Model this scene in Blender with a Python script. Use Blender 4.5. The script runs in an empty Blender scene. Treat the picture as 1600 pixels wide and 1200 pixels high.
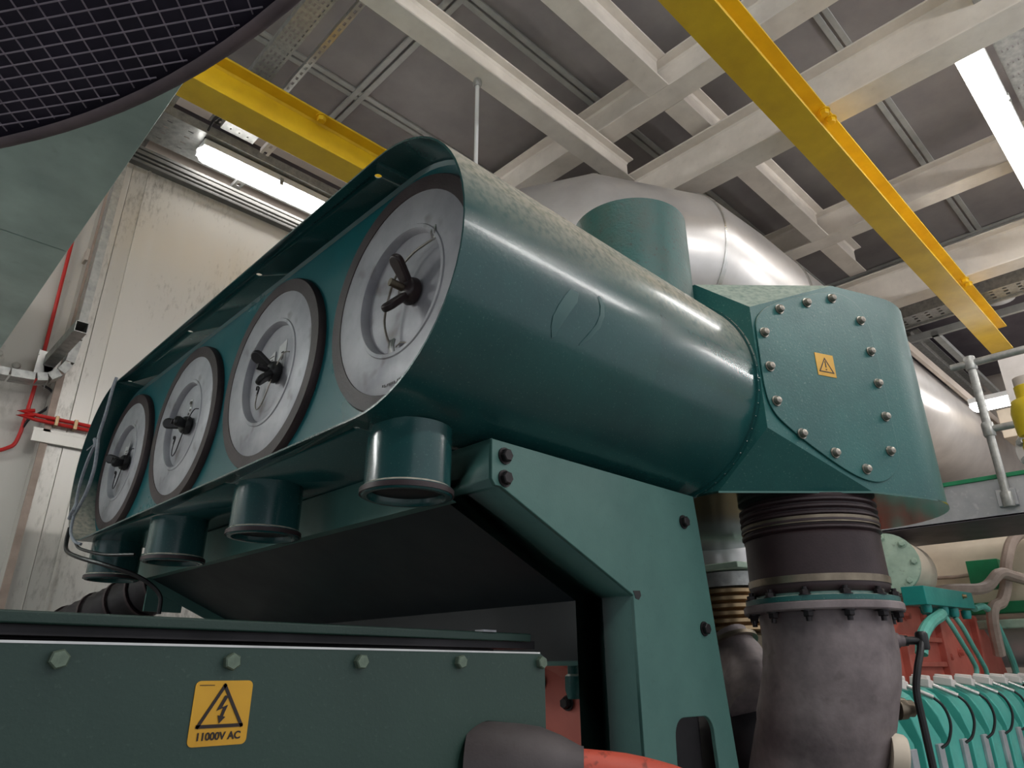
import bpy, bmesh, math, random
from mathutils import Vector, Matrix
random.seed(7)
EZ = 1.65                       # eye height: every z below is measured from the eye
C = bpy.context.scene.collection
PI = math.pi
V = Vector

# ------------------------------------------------------------------ materials
def srgb(r, g, b):
    def f(c):
        c /= 255.0
        return c/12.92 if c <= .04045 else ((c+.055)/1.055)**2.4
    return (f(r), f(g), f(b), 1)

def new_mat(name):
    m = bpy.data.materials.new(name); m.use_nodes = True
    nt = m.node_tree; b = nt.nodes['Principled BSDF']
    return m, nt, b

def N(nt, kind, **kw):
    n = nt.nodes.new(kind)
    for k, v in kw.items():
        if k in n.inputs: n.inputs[k].default_value = v
        else: setattr(n, k, v)
    return n

def surf(name, col, col2=None, rough=.5, metal=0., scale=6., spec=.5, coat=0., bump=0., bscale=200.,
         speck=None, speck_amt=.0, speck_scale=160., stretch=None, rvar=.12, dust_glare=None, dust_glare_amt=0., detail=6):
    m, nt, b = new_mat(name); L = nt.links
    tc = N(nt, 'ShaderNodeTexCoord'); src = tc.outputs['Object']
    if stretch:
        mp = N(nt, 'ShaderNodeMapping'); mp.inputs['Scale'].default_value = stretch
        L.new(src, mp.inputs['Vector']); src = mp.outputs['Vector']
    n1 = N(nt, 'ShaderNodeTexNoise', Scale=scale, Detail=detail, Roughness=.6); L.new(src, n1.inputs['Vector'])
    mix = N(nt, 'ShaderNodeMix', data_type='RGBA')
    rmp = N(nt, 'ShaderNodeMapRange'); rmp.inputs[1].default_value = .35; rmp.inputs[2].default_value = .68
    L.new(n1.outputs['Fac'], rmp.inputs[0]); L.new(rmp.outputs[0], mix.inputs['Factor'])
    mix.inputs['A'].default_value = col; mix.inputs['B'].default_value = col2 or col
    out = mix.outputs['Result']
    if speck:
        n2 = N(nt, 'ShaderNodeTexNoise', Scale=speck_scale, Detail=2.); L.new(tc.outputs['Object'], n2.inputs['Vector'])
        r2 = N(nt, 'ShaderNodeMapRange'); r2.inputs[1].default_value = .66 - speck_amt*.2; r2.inputs[2].default_value = .74
        r2.inputs[4].default_value = min(1, speck_amt*2)
        L.new(n2.outputs['Fac'], r2.inputs[0])
        mx = N(nt, 'ShaderNodeMix', data_type='RGBA'); L.new(r2.outputs[0], mx.inputs['Factor'])
        L.new(out, mx.inputs['A']); mx.inputs['B'].default_value = speck; out = mx.outputs['Result']
    if dust_glare:  # settled dust plus painted ceiling glare, paler where the normal points up
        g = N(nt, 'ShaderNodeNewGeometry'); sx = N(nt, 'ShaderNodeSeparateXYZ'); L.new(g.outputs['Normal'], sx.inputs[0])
        r3 = N(nt, 'ShaderNodeMapRange'); r3.inputs[1].default_value = .05; r3.inputs[2].default_value = .72; r3.inputs[4].default_value = dust_glare_amt
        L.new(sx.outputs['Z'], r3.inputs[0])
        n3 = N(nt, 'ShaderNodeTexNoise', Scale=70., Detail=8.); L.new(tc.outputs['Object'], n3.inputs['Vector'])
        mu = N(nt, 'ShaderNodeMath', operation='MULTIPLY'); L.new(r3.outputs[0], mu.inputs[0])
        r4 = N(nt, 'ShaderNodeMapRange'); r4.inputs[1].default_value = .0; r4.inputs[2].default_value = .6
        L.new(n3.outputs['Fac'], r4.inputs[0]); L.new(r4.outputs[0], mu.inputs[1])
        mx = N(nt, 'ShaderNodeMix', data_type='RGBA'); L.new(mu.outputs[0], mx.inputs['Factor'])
        L.new(out, mx.inputs['A']); mx.inputs['B'].default_value = dust_glare; out = mx.outputs['Result']
    L.new(out, b.inputs['Base Color'])
    rr = N(nt, 'ShaderNodeMapRange'); rr.inputs[3].default_value = max(.03, rough-rvar); rr.inputs[4].default_value = min(1, rough+rvar)
    L.new(n1.outputs['Fac'], rr.inputs[0]); L.new(rr.outputs[0], b.inputs['Roughness'])
    b.inputs['Metallic'].default_value = metal
    b.inputs['Specular IOR Level'].default_value = spec
    b.inputs['Coat Weight'].default_value = coat; b.inputs['Coat Roughness'].default_value = .12
    if bump:
        nb = N(nt, 'ShaderNodeTexNoise', Scale=bscale, Detail=3.); L.new(src, nb.inputs['Vector'])
        bp = N(nt, 'ShaderNodeBump', Strength=bump, Distance=.002); L.new(nb.outputs['Fac'], bp.inputs['Height'])
        L.new(bp.outputs[0], b.inputs['Normal'])
    return m

def emit(name, col, s):
    m, nt, b = new_mat(name)
    b.inputs['Emission Color'].default_value = col; b.inputs['Emission Strength'].default_value = s
    b.inputs['Base Color'].default_value = (.8, .8, .8, 1)
    return m

def stained(name, base, stain, lo, hi, scale, stretch, rough, metal):
    """clad wall: light metal with mottled dark stains and vertical brushing"""
    m, nt, b = new_mat(name); L = nt.links
    tc = N(nt, 'ShaderNodeTexCoord')
    mp = N(nt, 'ShaderNodeMapping'); mp.inputs['Scale'].default_value = stretch; L.new(tc.outputs['Object'], mp.inputs['Vector'])
    n1 = N(nt, 'ShaderNodeTexNoise', Scale=scale, Detail=10., Roughness=.7); L.new(mp.outputs[0], n1.inputs['Vector'])
    n2 = N(nt, 'ShaderNodeTexNoise', Scale=1.3, Detail=3.); L.new(tc.outputs['Object'], n2.inputs['Vector'])
    mu = N(nt, 'ShaderNodeMath', operation='MULTIPLY'); L.new(n1.outputs['Fac'], mu.inputs[0]); L.new(n2.outputs['Fac'], mu.inputs[1])
    r = N(nt, 'ShaderNodeMapRange'); r.inputs[1].default_value = lo; r.inputs[2].default_value = hi; L.new(mu.outputs[0], r.inputs[0])
    mx = N(nt, 'ShaderNodeMix', data_type='RGBA'); L.new(r.outputs[0], mx.inputs['Factor'])
    mx.inputs['A'].default_value = base; mx.inputs['B'].default_value = stain
    L.new(mx.outputs['Result'], b.inputs['Base Color'])
    b.inputs['Metallic'].default_value = metal
    mp2 = N(nt, 'ShaderNodeMapping'); mp2.inputs['Scale'].default_value = (60, 60, 1.5); L.new(tc.outputs['Object'], mp2.inputs['Vector'])
    n3 = N(nt, 'ShaderNodeTexNoise', Scale=1., Detail=2.); L.new(mp2.outputs[0], n3.inputs['Vector'])
    rr = N(nt, 'ShaderNodeMapRange'); rr.inputs[3].default_value = rough-.08; rr.inputs[4].default_value = rough+.12
    L.new(n3.outputs['Fac'], rr.inputs[0]); L.new(rr.outputs[0], b.inputs['Roughness'])
    return m

M = {}
M['green']  = surf('green_paint', srgb(32, 84, 82), srgb(26, 70, 71), rough=.24, coat=.25, scale=3, speck=srgb(120, 165, 150), speck_amt=.10, speck_scale=260, bump=.12, bscale=120, dust_glare=srgb(228, 218, 200), dust_glare_amt=.95, rvar=.06)  # beige top tint: dust with the grazing glare painted in
M['green_face'] = surf('green_panel_paint', srgb(22, 104, 110), srgb(20, 92, 98), rough=.3, scale=2.5, speck=srgb(110, 150, 140), speck_amt=.04, bump=.06)
M['green_box'] = surf('green_speckled_paint', srgb(38, 100, 96), srgb(32, 88, 86), rough=.4, scale=5, speck=srgb(140, 170, 155), speck_amt=.16, speck_scale=220, bump=.2, bscale=160, dust_glare=srgb(190, 200, 186), dust_glare_amt=.9)
M['green_rough'] = surf('green_rough_paint', srgb(40, 92, 88), srgb(62, 88, 82), rough=.45, scale=14, speck=srgb(60, 45, 38), speck_amt=.25, speck_scale=90, bump=.6, bscale=130)
M['green_frame'] = surf('green_frame_paint', srgb(74, 116, 108), srgb(64, 104, 98), rough=.45, scale=6, speck=srgb(38, 60, 54), speck_amt=.06, speck_scale=60, bump=.1)
M['green_dull'] = surf('dull_green_paint', srgb(44, 70, 61), srgb(36, 60, 53), rough=.45, scale=3, speck=srgb(110, 130, 115), speck_amt=.05, speck_scale=200, bump=.15)
M['green_mirror'] = surf('green_polished_underside', srgb(90, 120, 112), srgb(70, 104, 98), rough=.12, metal=.85, scale=4)
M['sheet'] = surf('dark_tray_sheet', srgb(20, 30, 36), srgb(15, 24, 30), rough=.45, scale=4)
M['yellow'] = surf('yellow_beam_paint', srgb(228, 188, 36), srgb(210, 168, 28), rough=.36, scale=5, speck=srgb(110, 90, 40), speck_amt=.03, speck_scale=24)
M['white'] = surf('white_steel_paint', srgb(240, 232, 223), srgb(222, 214, 205), rough=.5, scale=5, speck=srgb(110, 96, 84), speck_amt=.02, speck_scale=20)
M['ceil'] = surf('grey_ceiling_panel', srgb(158, 152, 151), srgb(138, 132, 134), rough=.6, scale=2.2)
M['batten'] = surf('grey_ceiling_strip', srgb(182, 182, 178), srgb(165, 166, 163), rough=.45, scale=9)
M['rubber'] = surf('dark_rubber', srgb(60, 44, 46), srgb(46, 33, 36), rough=.5, scale=10, bump=.2)
M['black'] = surf('black_plastic', srgb(24, 23, 25), srgb(16, 16, 18), rough=.4, scale=30)
M['plastic_red'] = surf('dark_red_plastic', srgb(52, 36, 36), srgb(38, 28, 30), rough=.4, scale=30)
M['zinc'] = surf('zinc_plate', srgb(184, 184, 188), srgb(150, 150, 156), rough=.52, metal=.25, scale=7, speck=srgb(104, 96, 88), speck_amt=.3, speck_scale=16, bump=.06)
M['galv'] = surf('galvanised_steel', srgb(184, 184, 180), srgb(152, 152, 150), rough=.42, metal=.6, scale=30, bump=.05)
M['alu'] = surf('bright_aluminium', srgb(215, 214, 210), srgb(185, 184, 182), rough=.3, metal=.9, scale=10)
M['lag'] = surf('aluminium_lagging', srgb(228, 224, 222), srgb(206, 202, 200), rough=.34, metal=.55, scale=2.5, bump=.05, bscale=8)
M['duct'] = surf('dull_sheet_metal', srgb(190, 214, 208), srgb(160, 182, 178), rough=.35, metal=.3, scale=3.2, speck=srgb(76, 92, 88), speck_amt=.05, speck_scale=18)
M['wall'] = stained('silver_wall_cladding', srgb(204, 200, 193), srgb(100, 94, 84), .27, .5, 9., (5, 5, 1.6), .36, .5)
M['wall2'] = stained('painted_wall_panel', srgb(196, 192, 185), srgb(126, 118, 106), .3, .55, 7., (3, 3, 1.2), .5, .15)
M['beige'] = surf('beige_wall', srgb(205, 192, 180), srgb(190, 178, 168), rough=.7, scale=2)
M['cornice'] = surf('grey_cornice', srgb(104, 102, 98), srgb(84, 83, 80), rough=.6, scale=6)
M['floor'] = surf('grey_floor', srgb(146, 144, 140), srgb(130, 128, 124), rough=.5, scale=1.5)
M['bolt'] = surf('steel_bolt', srgb(178, 172, 162), srgb(130, 124, 114), rough=.38, metal=.8, scale=40)
M['bolt_g'] = surf('green_stained_bolt', srgb(120, 136, 118), srgb(96, 110, 96), rough=.45, metal=.4, scale=60)
M['bolt_d'] = surf('dark_bolt', srgb(44, 38, 40), srgb(32, 28, 30), rough=.45, metal=.4, scale=60)
M['band'] = surf('tarnished_band', srgb(150, 138, 120), srgb(120, 108, 94), rough=.35, metal=.8, scale=20)
M['cast'] = surf('dark_cast_iron', srgb(150, 138, 138), srgb(98, 88, 90), rough=.55, metal=.25, scale=7, bump=.35, bscale=60, speck=srgb(52, 36, 30), speck_amt=.1, speck_scale=24)
M['dark'] = surf('dark_iron', srgb(46, 42, 46), srgb(32, 29, 32), rough=.5, metal=.2, scale=8)
M['mesh'] = surf('mesh_backing_cloth', srgb(66, 60, 80), srgb(54, 50, 66), rough=.75, scale=6)
M['wire'] = surf('mesh_wire', srgb(190, 178, 192), srgb(160, 150, 164), rough=.55, metal=.2, scale=20)
M['rim'] = surf('brown_grey_rim', srgb(128, 112, 114), srgb(104, 92, 96), rough=.5, scale=8)
M['red'] = surf('red_conduit', srgb(206, 38, 34), srgb(186, 30, 28), rough=.4, scale=8)
M['redpaint'] = surf('red_primer', srgb(212, 112, 96), srgb(194, 96, 82), rough=.5, scale=5)
M['redcable'] = surf('red_cable_jacket', srgb(224, 96, 74), srgb(206, 84, 66), rough=.45, scale=12, speck=srgb(70, 30, 24), speck_amt=.3, speck_scale=70)
M['boot'] = surf('rubber_boot', srgb(74, 66, 66), srgb(98, 90, 90), rough=.55, scale=5, bump=.2, speck=srgb(60, 40, 30), speck_amt=.1, speck_scale=60)
M['turq'] = surf('turquoise_paint', srgb(84, 186, 172), srgb(70, 166, 154), rough=.34, scale=8)
M['turqd'] = surf('turquoise_enamel', srgb(30, 150, 142), srgb(26, 136, 130), rough=.36, scale=8)
M['hose'] = surf('turquoise_hose', srgb(112, 190, 174), srgb(92, 170, 156), rough=.4, scale=12)
M['cream'] = surf('cream_lagging', srgb(228, 214, 194), srgb(210, 194, 174), rough=.55, scale=4)
M['taupe'] = surf('taupe_hose', srgb(178, 158, 146), srgb(156, 138, 126), rough=.6, scale=12)
M['brass'] = surf('dull_brass', srgb(186, 160, 124), srgb(150, 126, 96), rough=.32, metal=.85, scale=12)
M['pale'] = surf('pale_green_paint', srgb(180, 200, 180), srgb(150, 172, 154), rough=.45, scale=10, speck=srgb(90, 80, 66), speck_amt=.15, speck_scale=40)
M['sign'] = surf('yellow_sign_film', srgb(226, 170, 36), srgb(210, 154, 30), rough=.4, scale=6)
M['ink'] = surf('black_ink', srgb(34, 20, 18), rough=.5)
M['paper'] = surf('paper_label', srgb(220, 220, 218), srgb(196, 196, 196), rough=.6, scale=20)
M['whitep'] = surf('white_plastic', srgb(236, 228, 224), srgb(222, 214, 208), rough=.35, scale=10)
M['strip'] = surf('green_edge_strip', srgb(30, 140, 92), srgb(26, 124, 80), rough=.5, scale=8)
M['plat'] = surf('grey_platform_plate', srgb(182, 182, 184), srgb(160, 160, 164), rough=.4, metal=.3, scale=6, speck=srgb(210, 210, 210), speck_amt=.2, speck_scale=30)
M['faded'] = surf('faded_paint_mark', srgb(66, 104, 102), srgb(58, 94, 94), rough=.45, scale=12)
M['under'] = surf('dark_platform_underside', srgb(84, 78, 86), srgb(70, 64, 72), rough=.5, scale=4)
M['rope'] = surf('grey_rope', srgb(160, 164, 172), srgb(128, 134, 142), rough=.6, scale=60)
M['valve'] = surf('yellow_valve_paint', srgb(226, 198, 40), srgb(200, 176, 30), rough=.35, scale=8)
M['tube'] = emit('lit_tube', (1, .985, .96, 1), 9)
M['fill_tube'] = emit('fill_tube_glow', (1, .985, .96, 1), 25)  # glow of the fill tubes added out of view
M['fixture'] = surf('white_fixture_body', srgb(220, 220, 220), rough=.4)

# ------------------------------------------------------------------ mesh builder
class MB:
    def __init__(s): s.v = []; s.f = []
    def add(s, vs, fs):
        o = len(s.v); s.v += [V(p) for p in vs]; s.f += [tuple(o+i for i in f) for f in fs]; return s
    def box(s, x0, x1, y0, y1, z0, z1):
        return s.obox(((x0+x1)/2, (y0+y1)/2, (z0+z1)/2), (abs(x1-x0)/2, 0, 0), (0, abs(y1-y0)/2, 0), (0, 0, abs(z1-z0)/2))
    def obox(s, c, a, b, d):
        c, a, b, d = V(c), V(a), V(b), V(d)
        vs = [c+i*a+j*b+k*d for i in (-1, 1) for j in (-1, 1) for k in (-1, 1)]
        fs = [(0, 1, 3, 2), (4, 6, 7, 5), (0, 4, 5, 1), (2, 3, 7, 6), (0, 2, 6, 4), (1, 5, 7, 3)]
        return s.add(vs, fs)
    def prism(s, poly, vec):
        n = len(poly); vec = V(vec); P = [V(p) for p in poly]
        vs = P + [p+vec for p in P]
        fs = [tuple(range(n))[::-1], tuple(range(n, 2*n))] + [(i, (i+1) % n, n+(i+1) % n, n+i) for i in range(n)]
        return s.add(vs, fs)
    def lathe(s, o, axis, prof, n=32, caps=True, a0=0, a1=2*PI):
        """prof: list of (distance along axis, radius)"""
        o, ax = V(o), V(axis).normalized()
        u = ax.orthogonal().normalized(); w = ax.cross(u)
        full = abs(a1-a0-2*PI) < 1e-6
        m = n if full else n+1
        vs = []
        for d, r in prof:
            for i in range(m):
                t = a0+(a1-a0)*i/n
                vs.append(o+ax*d+(u*math.cos(t)+w*math.sin(t))*r)
        fs = []
        for k in range(len(prof)-1):
            for i in range(n):
                j = (i+1) % m
                fs.append((k*m+i, k*m+j, (k+1)*m+j, (k+1)*m+i))
        if caps and full:
            fs.append(tuple(range(m))[::-1]); fs.append(tuple((len(prof)-1)*m+i for i in range(m)))
        return s.add(vs, fs)
    def cyl(s, p0, p1, r, r2=None, n=24):
        p0, p1 = V(p0), V(p1); return s.lathe(p0, p1-p0, [(0, r), ((p1-p0).length, r if r2 is None else r2)], n)
    def ring(s, o, axis, r_in, r_out, h, n=48):
        """flat annulus with thickness h along the axis"""
        o, ax = V(o), V(axis).normalized(); u = ax.orthogonal().normalized(); w = ax.cross(u)
        vs = []
        for d, r in ((0, r_out), (h, r_out), (h, r_in), (0, r_in)):
            for i in range(n):
                t = 2*PI*i/n; vs.append(o+ax*d+(u*math.cos(t)+w*math.sin(t))*r)
        fs = [(k*n+i, k*n+(i+1) % n, ((k+1) % 4)*n+(i+1) % n, ((k+1) % 4)*n+i) for k in range(4) for i in range(n)]
        return s.add(vs, fs)
    def tube(s, pts, r, n=10, caps=True, smooth=0):
        P = [V(p) for p in pts]
        if smooth: P = catmull(P, smooth)
        rs = r if isinstance(r, (list, tuple)) else None
        vs = []; fs = []; up = None
        for i, p in enumerate(P):
            t = ((P[min(i+1, len(P)-1)]-p).normalized() + (p-P[max(i-1, 0)]).normalized()).normalized()
            if up is None: up = t.orthogonal().normalized()
            else:
                up = up-t*up.dot(t); up = up.normalized() if up.length > 1e-6 else t.orthogonal().normalized()
            w = t.cross(up)
            q = r if rs is None else rs[min(len(rs)-1, int(round(i*(len(rs)-1)/max(1, len(P)-1))))]
            c = 1.0
            if 0 < i < len(P)-1:
                a = (P[i+1]-p).normalized().dot((p-P[i-1]).normalized()); c = 1/max(.5, math.sqrt((1+max(-.9, a))/2))
            nrm = ((P[min(i+1, len(P)-1)]-p).normalized() - (p-P[max(i-1, 0)]).normalized())
            nd = nrm.normalized() if nrm.length > 1e-4 else None
            for k in range(n):
                a = 2*PI*k/n; d = up*math.cos(a)+w*math.sin(a)
                if nd is not None and c > 1.001: d = d + nd*d.dot(nd)*(c-1)
                vs.append(p+d*q)
        for i in range(len(P)-1):
            for k in range(n):
                j = (k+1) % n; fs.append((i*n+k, i*n+j, (i+1)*n+j, (i+1)*n+k))
        if caps: fs.append(tuple(range(n))[::-1]); fs.append(tuple((len(P)-1)*n+k for k in range(n)))
        return s.add(vs, fs)
    def hexbolt(s, p, nrm, r, h, washer=True, rot=0.3):
        p, nn = V(p), V(nrm).normalized(); u = nn.orthogonal().normalized(); w = nn.cross(u)
        b = 0
        if washer: s.lathe(p, nn, [(0, r*1.3), (h*.22, r*1.3)], 18); b = h*.22
        def rg(d, rr): return [p+nn*d+(u*math.cos(rot+PI/3*i)+w*math.sin(rot+PI/3*i))*rr for i in range(6)]
        vs = rg(b, r)+rg(b+h*.7, r)+rg(b+h*.85, r*.84)
        fs = [(k*6+i, k*6+(i+1) % 6, (k+1)*6+(i+1) % 6, (k+1)*6+i) for k in range(2) for i in range(6)]+[tuple(range(12, 18))]
        return s.add(vs, fs)
    def perf(s, o, u, v, nrm, L, W, rows, pitch, slot, slotw, th=.002):
        """perforated strip with real slots; o corner, u along, v across"""
        o, u, v, nrm = V(o), V(u).normalized(), V(v).normalized(), V(nrm).normalized()
        def bar(a0, a1, b0, b1):
            if a1-a0 < 1e-5 or b1-b0 < 1e-5: return
            s.obox(o+u*(a0+a1)/2+v*(b0+b1)/2, u*(a1-a0)/2, v*(b1-b0)/2, nrm*th/2)
        n = int(L/pitch); gap = (W-rows*slotw)/(rows+1); b = 0
        for k in range(rows+1):
            bar(0, L, b, b+gap); b += gap
            if k < rows:
                for i in range(n+1):
                    a = i*pitch; bar(a, min(L, a+pitch-slot), b, b+slotw)
                b += slotw
        return s
    def ibeam(s, c0, c1, w, h, tf=.012, tw=.01):
        """I beam from c0 to c1, given points = centre of the underside; horizontal"""
        c0, c1 = V(c0), V(c1); d = (c1-c0); c = (c0+c1)/2; u = d/2; sd = d.cross(V((0, 0, 1))).normalized()
        Z = V((0, 0, 1))
        s.obox(c+Z*tf/2, u, sd*w/2, Z*tf/2); s.obox(c+Z*(h-tf/2), u, sd*w/2, Z*tf/2)
        # web with small root fillets
        s.obox(c+Z*h/2, u, sd*tw/2, Z*(h/2-tf))
        for sg in (-1, 1):
            for zz, dz in ((tf, 1), (h-tf, -1)):
                a = c0+Z*zz+sd*sg*tw/2; r = .012
                s.prism([a, a+sd*sg*r, a+Z*dz*r], d)
        return s
    def build(s, name, mat, parent=None, smooth=True, ang=35, bevel=0, loc=None, segs=2):
        pl = V(parent['_w']) if parent is not None else V((0, 0, 0))
        if loc is not None: base = V(loc)+V((0, 0, EZ))
        elif s.v and parent is None:
            lo = [min(p[i] for p in s.v) for i in range(3)]; hi = [max(p[i] for p in s.v) for i in range(3)]
            base = V(((lo[0]+hi[0])/2, (lo[1]+hi[1])/2, lo[2]+EZ))
        else:
            lo = [min(p[i] for p in s.v) for i in range(3)]; hi = [max(p[i] for p in s.v) for i in range(3)]
            base = V(((lo[0]+hi[0])/2, (lo[1]+hi[1])/2, (lo[2]+hi[2])/2+EZ))
        me = bpy.data.meshes.new(name)
        me.from_pydata([p+V((0, 0, EZ))-base for p in s.v], [], s.f)
        bm = bmesh.new(); bm.from_mesh(me)
        bmesh.ops.remove_doubles(bm, verts=bm.verts, dist=1e-6)
        bmesh.ops.recalc_face_normals(bm, faces=bm.faces)
        for f in bm.faces: f.smooth = smooth
        if smooth:
            for e in bm.edges:
                if len(e.link_faces) == 2 and e.calc_face_angle(0) > math.radians(ang): e.smooth = False
        bm.to_mesh(me); bm.free()
        me.materials.append(M[mat])
        o = bpy.data.objects.new(name, me); C.objects.link(o)
        if parent is not None: o.parent = parent
        o.location = base-pl; o['_w'] = list(base)
        if bevel:
            b = o.modifiers.new('bevel', 'BEVEL'); b.width = bevel; b.segments = segs; b.limit_method = 'ANGLE'; b.angle_limit = math.radians(40); b.harden_normals = True
        return o

def catmull(P, k):
    if len(P) < 3: return P
    Q = [P[0]*2-P[1]]+P+[P[-1]*2-P[-2]]; out = []
    for i in range(1, len(Q)-2):
        for j in range(k):
            t = j/k; a, b, c, d = Q[i-1], Q[i], Q[i+1], Q[i+2]
            out.append(.5*((2*b)+(-a+c)*t+(2*a-5*b+4*c-d)*t*t+(-a+3*b-3*c+d)*t**3))
    out.append(P[-1]); return out

def tag(o, label=None, cat=None, group=None, kind=None):
    if label: o['label'] = label
    if cat: o['category'] = cat
    if group: o['group'] = group
    if kind: o['kind'] = kind
    return o
def thing(name, label, cat, loc, group=None):
    o = bpy.data.objects.new(name, None); C.objects.link(o); o.empty_display_size = .05
    o.location = V(loc)+V((0, 0, EZ)); o['_w'] = list(o.location)
    return tag(o, label, cat, group)
def struct(o): o['kind'] = 'structure'; return o
def kids(o): return [c for c in bpy.data.objects if c.parent == o]
def copy_tree(o, parent=None):
    c = o.copy(); C.objects.link(c)
    if parent is not None: c.parent = parent
    for ch in kids(o): copy_tree(ch, c)
    return c

# ------------------------------------------------------------------ room
struct(MB().box(-6, 12, -5, 6, -1.75, -1.65).build('floor', 'floor', smooth=False))
struct(MB().box(-6, 12, -5, 6, 3.6, 3.7).build('ceiling', 'ceil', smooth=False))
struct(MB().box(10, 10.1, -5, 6, -1.65, 3.6).build('wall_far', 'beige', smooth=False))
# near part of the left wall: silver cladding with folded seams
w = MB().box(.70, 10, 3.8, 3.86, -1.65, 2.70)
for x in (.785, 1.86, 2.93, 4.0, 5.07): w.box(x-.006, x+.006, 3.792, 3.8, -1.65, 2.68)
struct(w.build('wall_left', 'wall', smooth=False))
struct(MB().box(-6, .60, 3.9, 3.96, -1.65, 3.6).build('wall_recess', 'wall2', smooth=False))
struct(MB().box(.6, 10, 4.12, 4.2, 2.6, 3.6).build('wall_upper', 'beige', smooth=False))
struct(MB().box(.60, .70, 3.80, 3.96, -1.65, 2.70).build('trim_1', 'wall', smooth=False, bevel=.006))
struct(MB().box(.60, .63, 3.785, 3.80, -1.65, 2.70).build('trim_2', 'taupe', smooth=False))
# stepped cornice rail on top of the cladding
t = MB()
for k, (y, z0, z1) in enumerate([(3.755, 2.68, 2.70), (3.80, 2.70, 2.715), (3.78, 2.73, 2.745), (3.81, 2.745, 2.76), (3.79, 2.765, 2.79), (3.82, 2.79, 2.80), (3.80, 2.805, 2.825)]):
    t.box(.45, 10, y, 4.12, z0, z1)
struct(t.build('trim_3', 'cornice', smooth=False, bevel=.003))
# ceiling joint strips (double battens)
k = 5
def batten_x(y, x0=-6, x1=10):
    global k
    b = MB()
    b.box(x0, x1, y-.045, y-.008, 3.585, 3.6); b.box(x0, x1, y+.008, y+.045, 3.585, 3.6)
    struct(b.build('trim_%d' % k, 'batten', smooth=False, bevel=.003)); k += 1
def batten_y(x, y0=-5, y1=4.1):
    global k
    b = MB()
    b.box(x-.045, x-.008, y0, y1, 3.580, 3.595); b.box(x+.008, x+.045, y0, y1, 3.580, 3.595)
    struct(b.build('trim_%d' % k, 'batten', smooth=False, bevel=.003)); k += 1
for y in (3.31, 2.24, .865, -.4): batten_x(y)
for x in (1.785, 4.25, 6.6): batten_y(x)

# white steel frame
def beam(c0, c1, wd, h, label, group=None, mat='white', name='steel_beam'):
    return tag(MB().ibeam(c0, c1, wd, h).build(name, mat, smooth=False, bevel=.002), label, 'beam', group)
beam((-3, 2.185, 3.0), (3.21, 2.185, 3.0), .118, .18, 'white steel beam with a thin hanging rod on its edge')
Bm = beam((3.385, -4, 2.85), (3.385, 2.24, 2.85), .18, .31, 'broad white steel beam crossing above the bolted part of the right-hand yellow beam')
beam((5.94, -4, 2.85), (5.94, 4.0, 2.85), .18, .31, 'farthest broad white steel beam, behind the far end of the yellow beam')
beam((2.94, -4, 3.2), (2.94, 4.1, 3.2), .155, .25, 'off-white cross beam high up behind the beam with the hanging rod')
beam((5.16, -4, 3.2), (5.16, 4.1, 3.2), .155, .25, 'off-white cross beam high up between the two broad white beams')
beam((-3, 1.675, 3.2), (2.86, 1.675, 3.2), .138, .25, 'off-white beam at the top edge ending against a cross beam')
beam((3.02, 1.675, 3.2), (5.08, 1.675, 3.2), .138, .25, 'short off-white beam between two high cross beams above the silver duct')
beam((5.24, 1.675, 3.2), (5.85, 1.675, 3.2), .138, .25, 'shortest off-white beam tying into the farthest broad beam')
tag(MB().box(3.286, 3.295, 2.10, 2.235, 2.85, 2.97).build('connection_plate', 'white', smooth=False), 'white end plate where two white beams meet above the green pipe', 'plate')
# bolts and lugs where the beams meet
for i, (p, nr) in enumerate([((3.286, 2.19, 2.885), (-1, 0, 0)), ((3.40, 2.10, 2.85), (0, 0, -1))]):
    tag(MB().hexbolt(p, nr, .02, .022).build('hex_bolt', 'bolt'), ['hex bolt in the side of the white beam corner', 'hex bolt under the white beam corner above the green pipe'][i], 'bolt')
# yellow runway beams
yr = thing('runway_beam', 'long yellow steel runway beam crossing the upper right, bolted to the white beams', 'beam', (3, 1.0, 2.62))
MB().ibeam((-2, 1.0, 2.62), (7.05, 1.0, 2.62), .168, .228).build('beam', 'yellow', yr, smooth=False, bevel=.002)
for x in (3.30, 3.385, 5.86, 5.95):
    MB().hexbolt((x, .935, 2.836), (0, 0, -1), .024, .03).build('bolt', 'yellow', yr)
yl = thing('runway_beam', 'yellow steel runway beam at the upper left running behind the green filter box', 'beam', (3, 2.948, 2.62))
MB().ibeam((-.5, 2.948, 2.62), (2.02, 2.948, 2.62), .168, .228).build('beam', 'yellow', yl, smooth=False, bevel=.002)
for x in (1.35,): MB().hexbolt((x, 2.885, 2.836), (0, 0, -1), .024, .03).build('bolt', 'yellow', yl)
# hanging rod
rd = thing('hanging_rod', 'thin grey rod hanging from the white beam above the green barrel', 'rod', (1.9, 2.215, 1.5))
MB().cyl((1.9, 2.215, 1.4), (1.9, 2.215, 3.0), .011, n=12).build('rod', 'fixture', rd)
MB().lathe((1.9, 2.215, 2.955), (0, 0, 1), [(0, .018), (.012, .024), (.03, .024), (.045, .02)], 16).build('collar', 'galv', rd)

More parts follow.
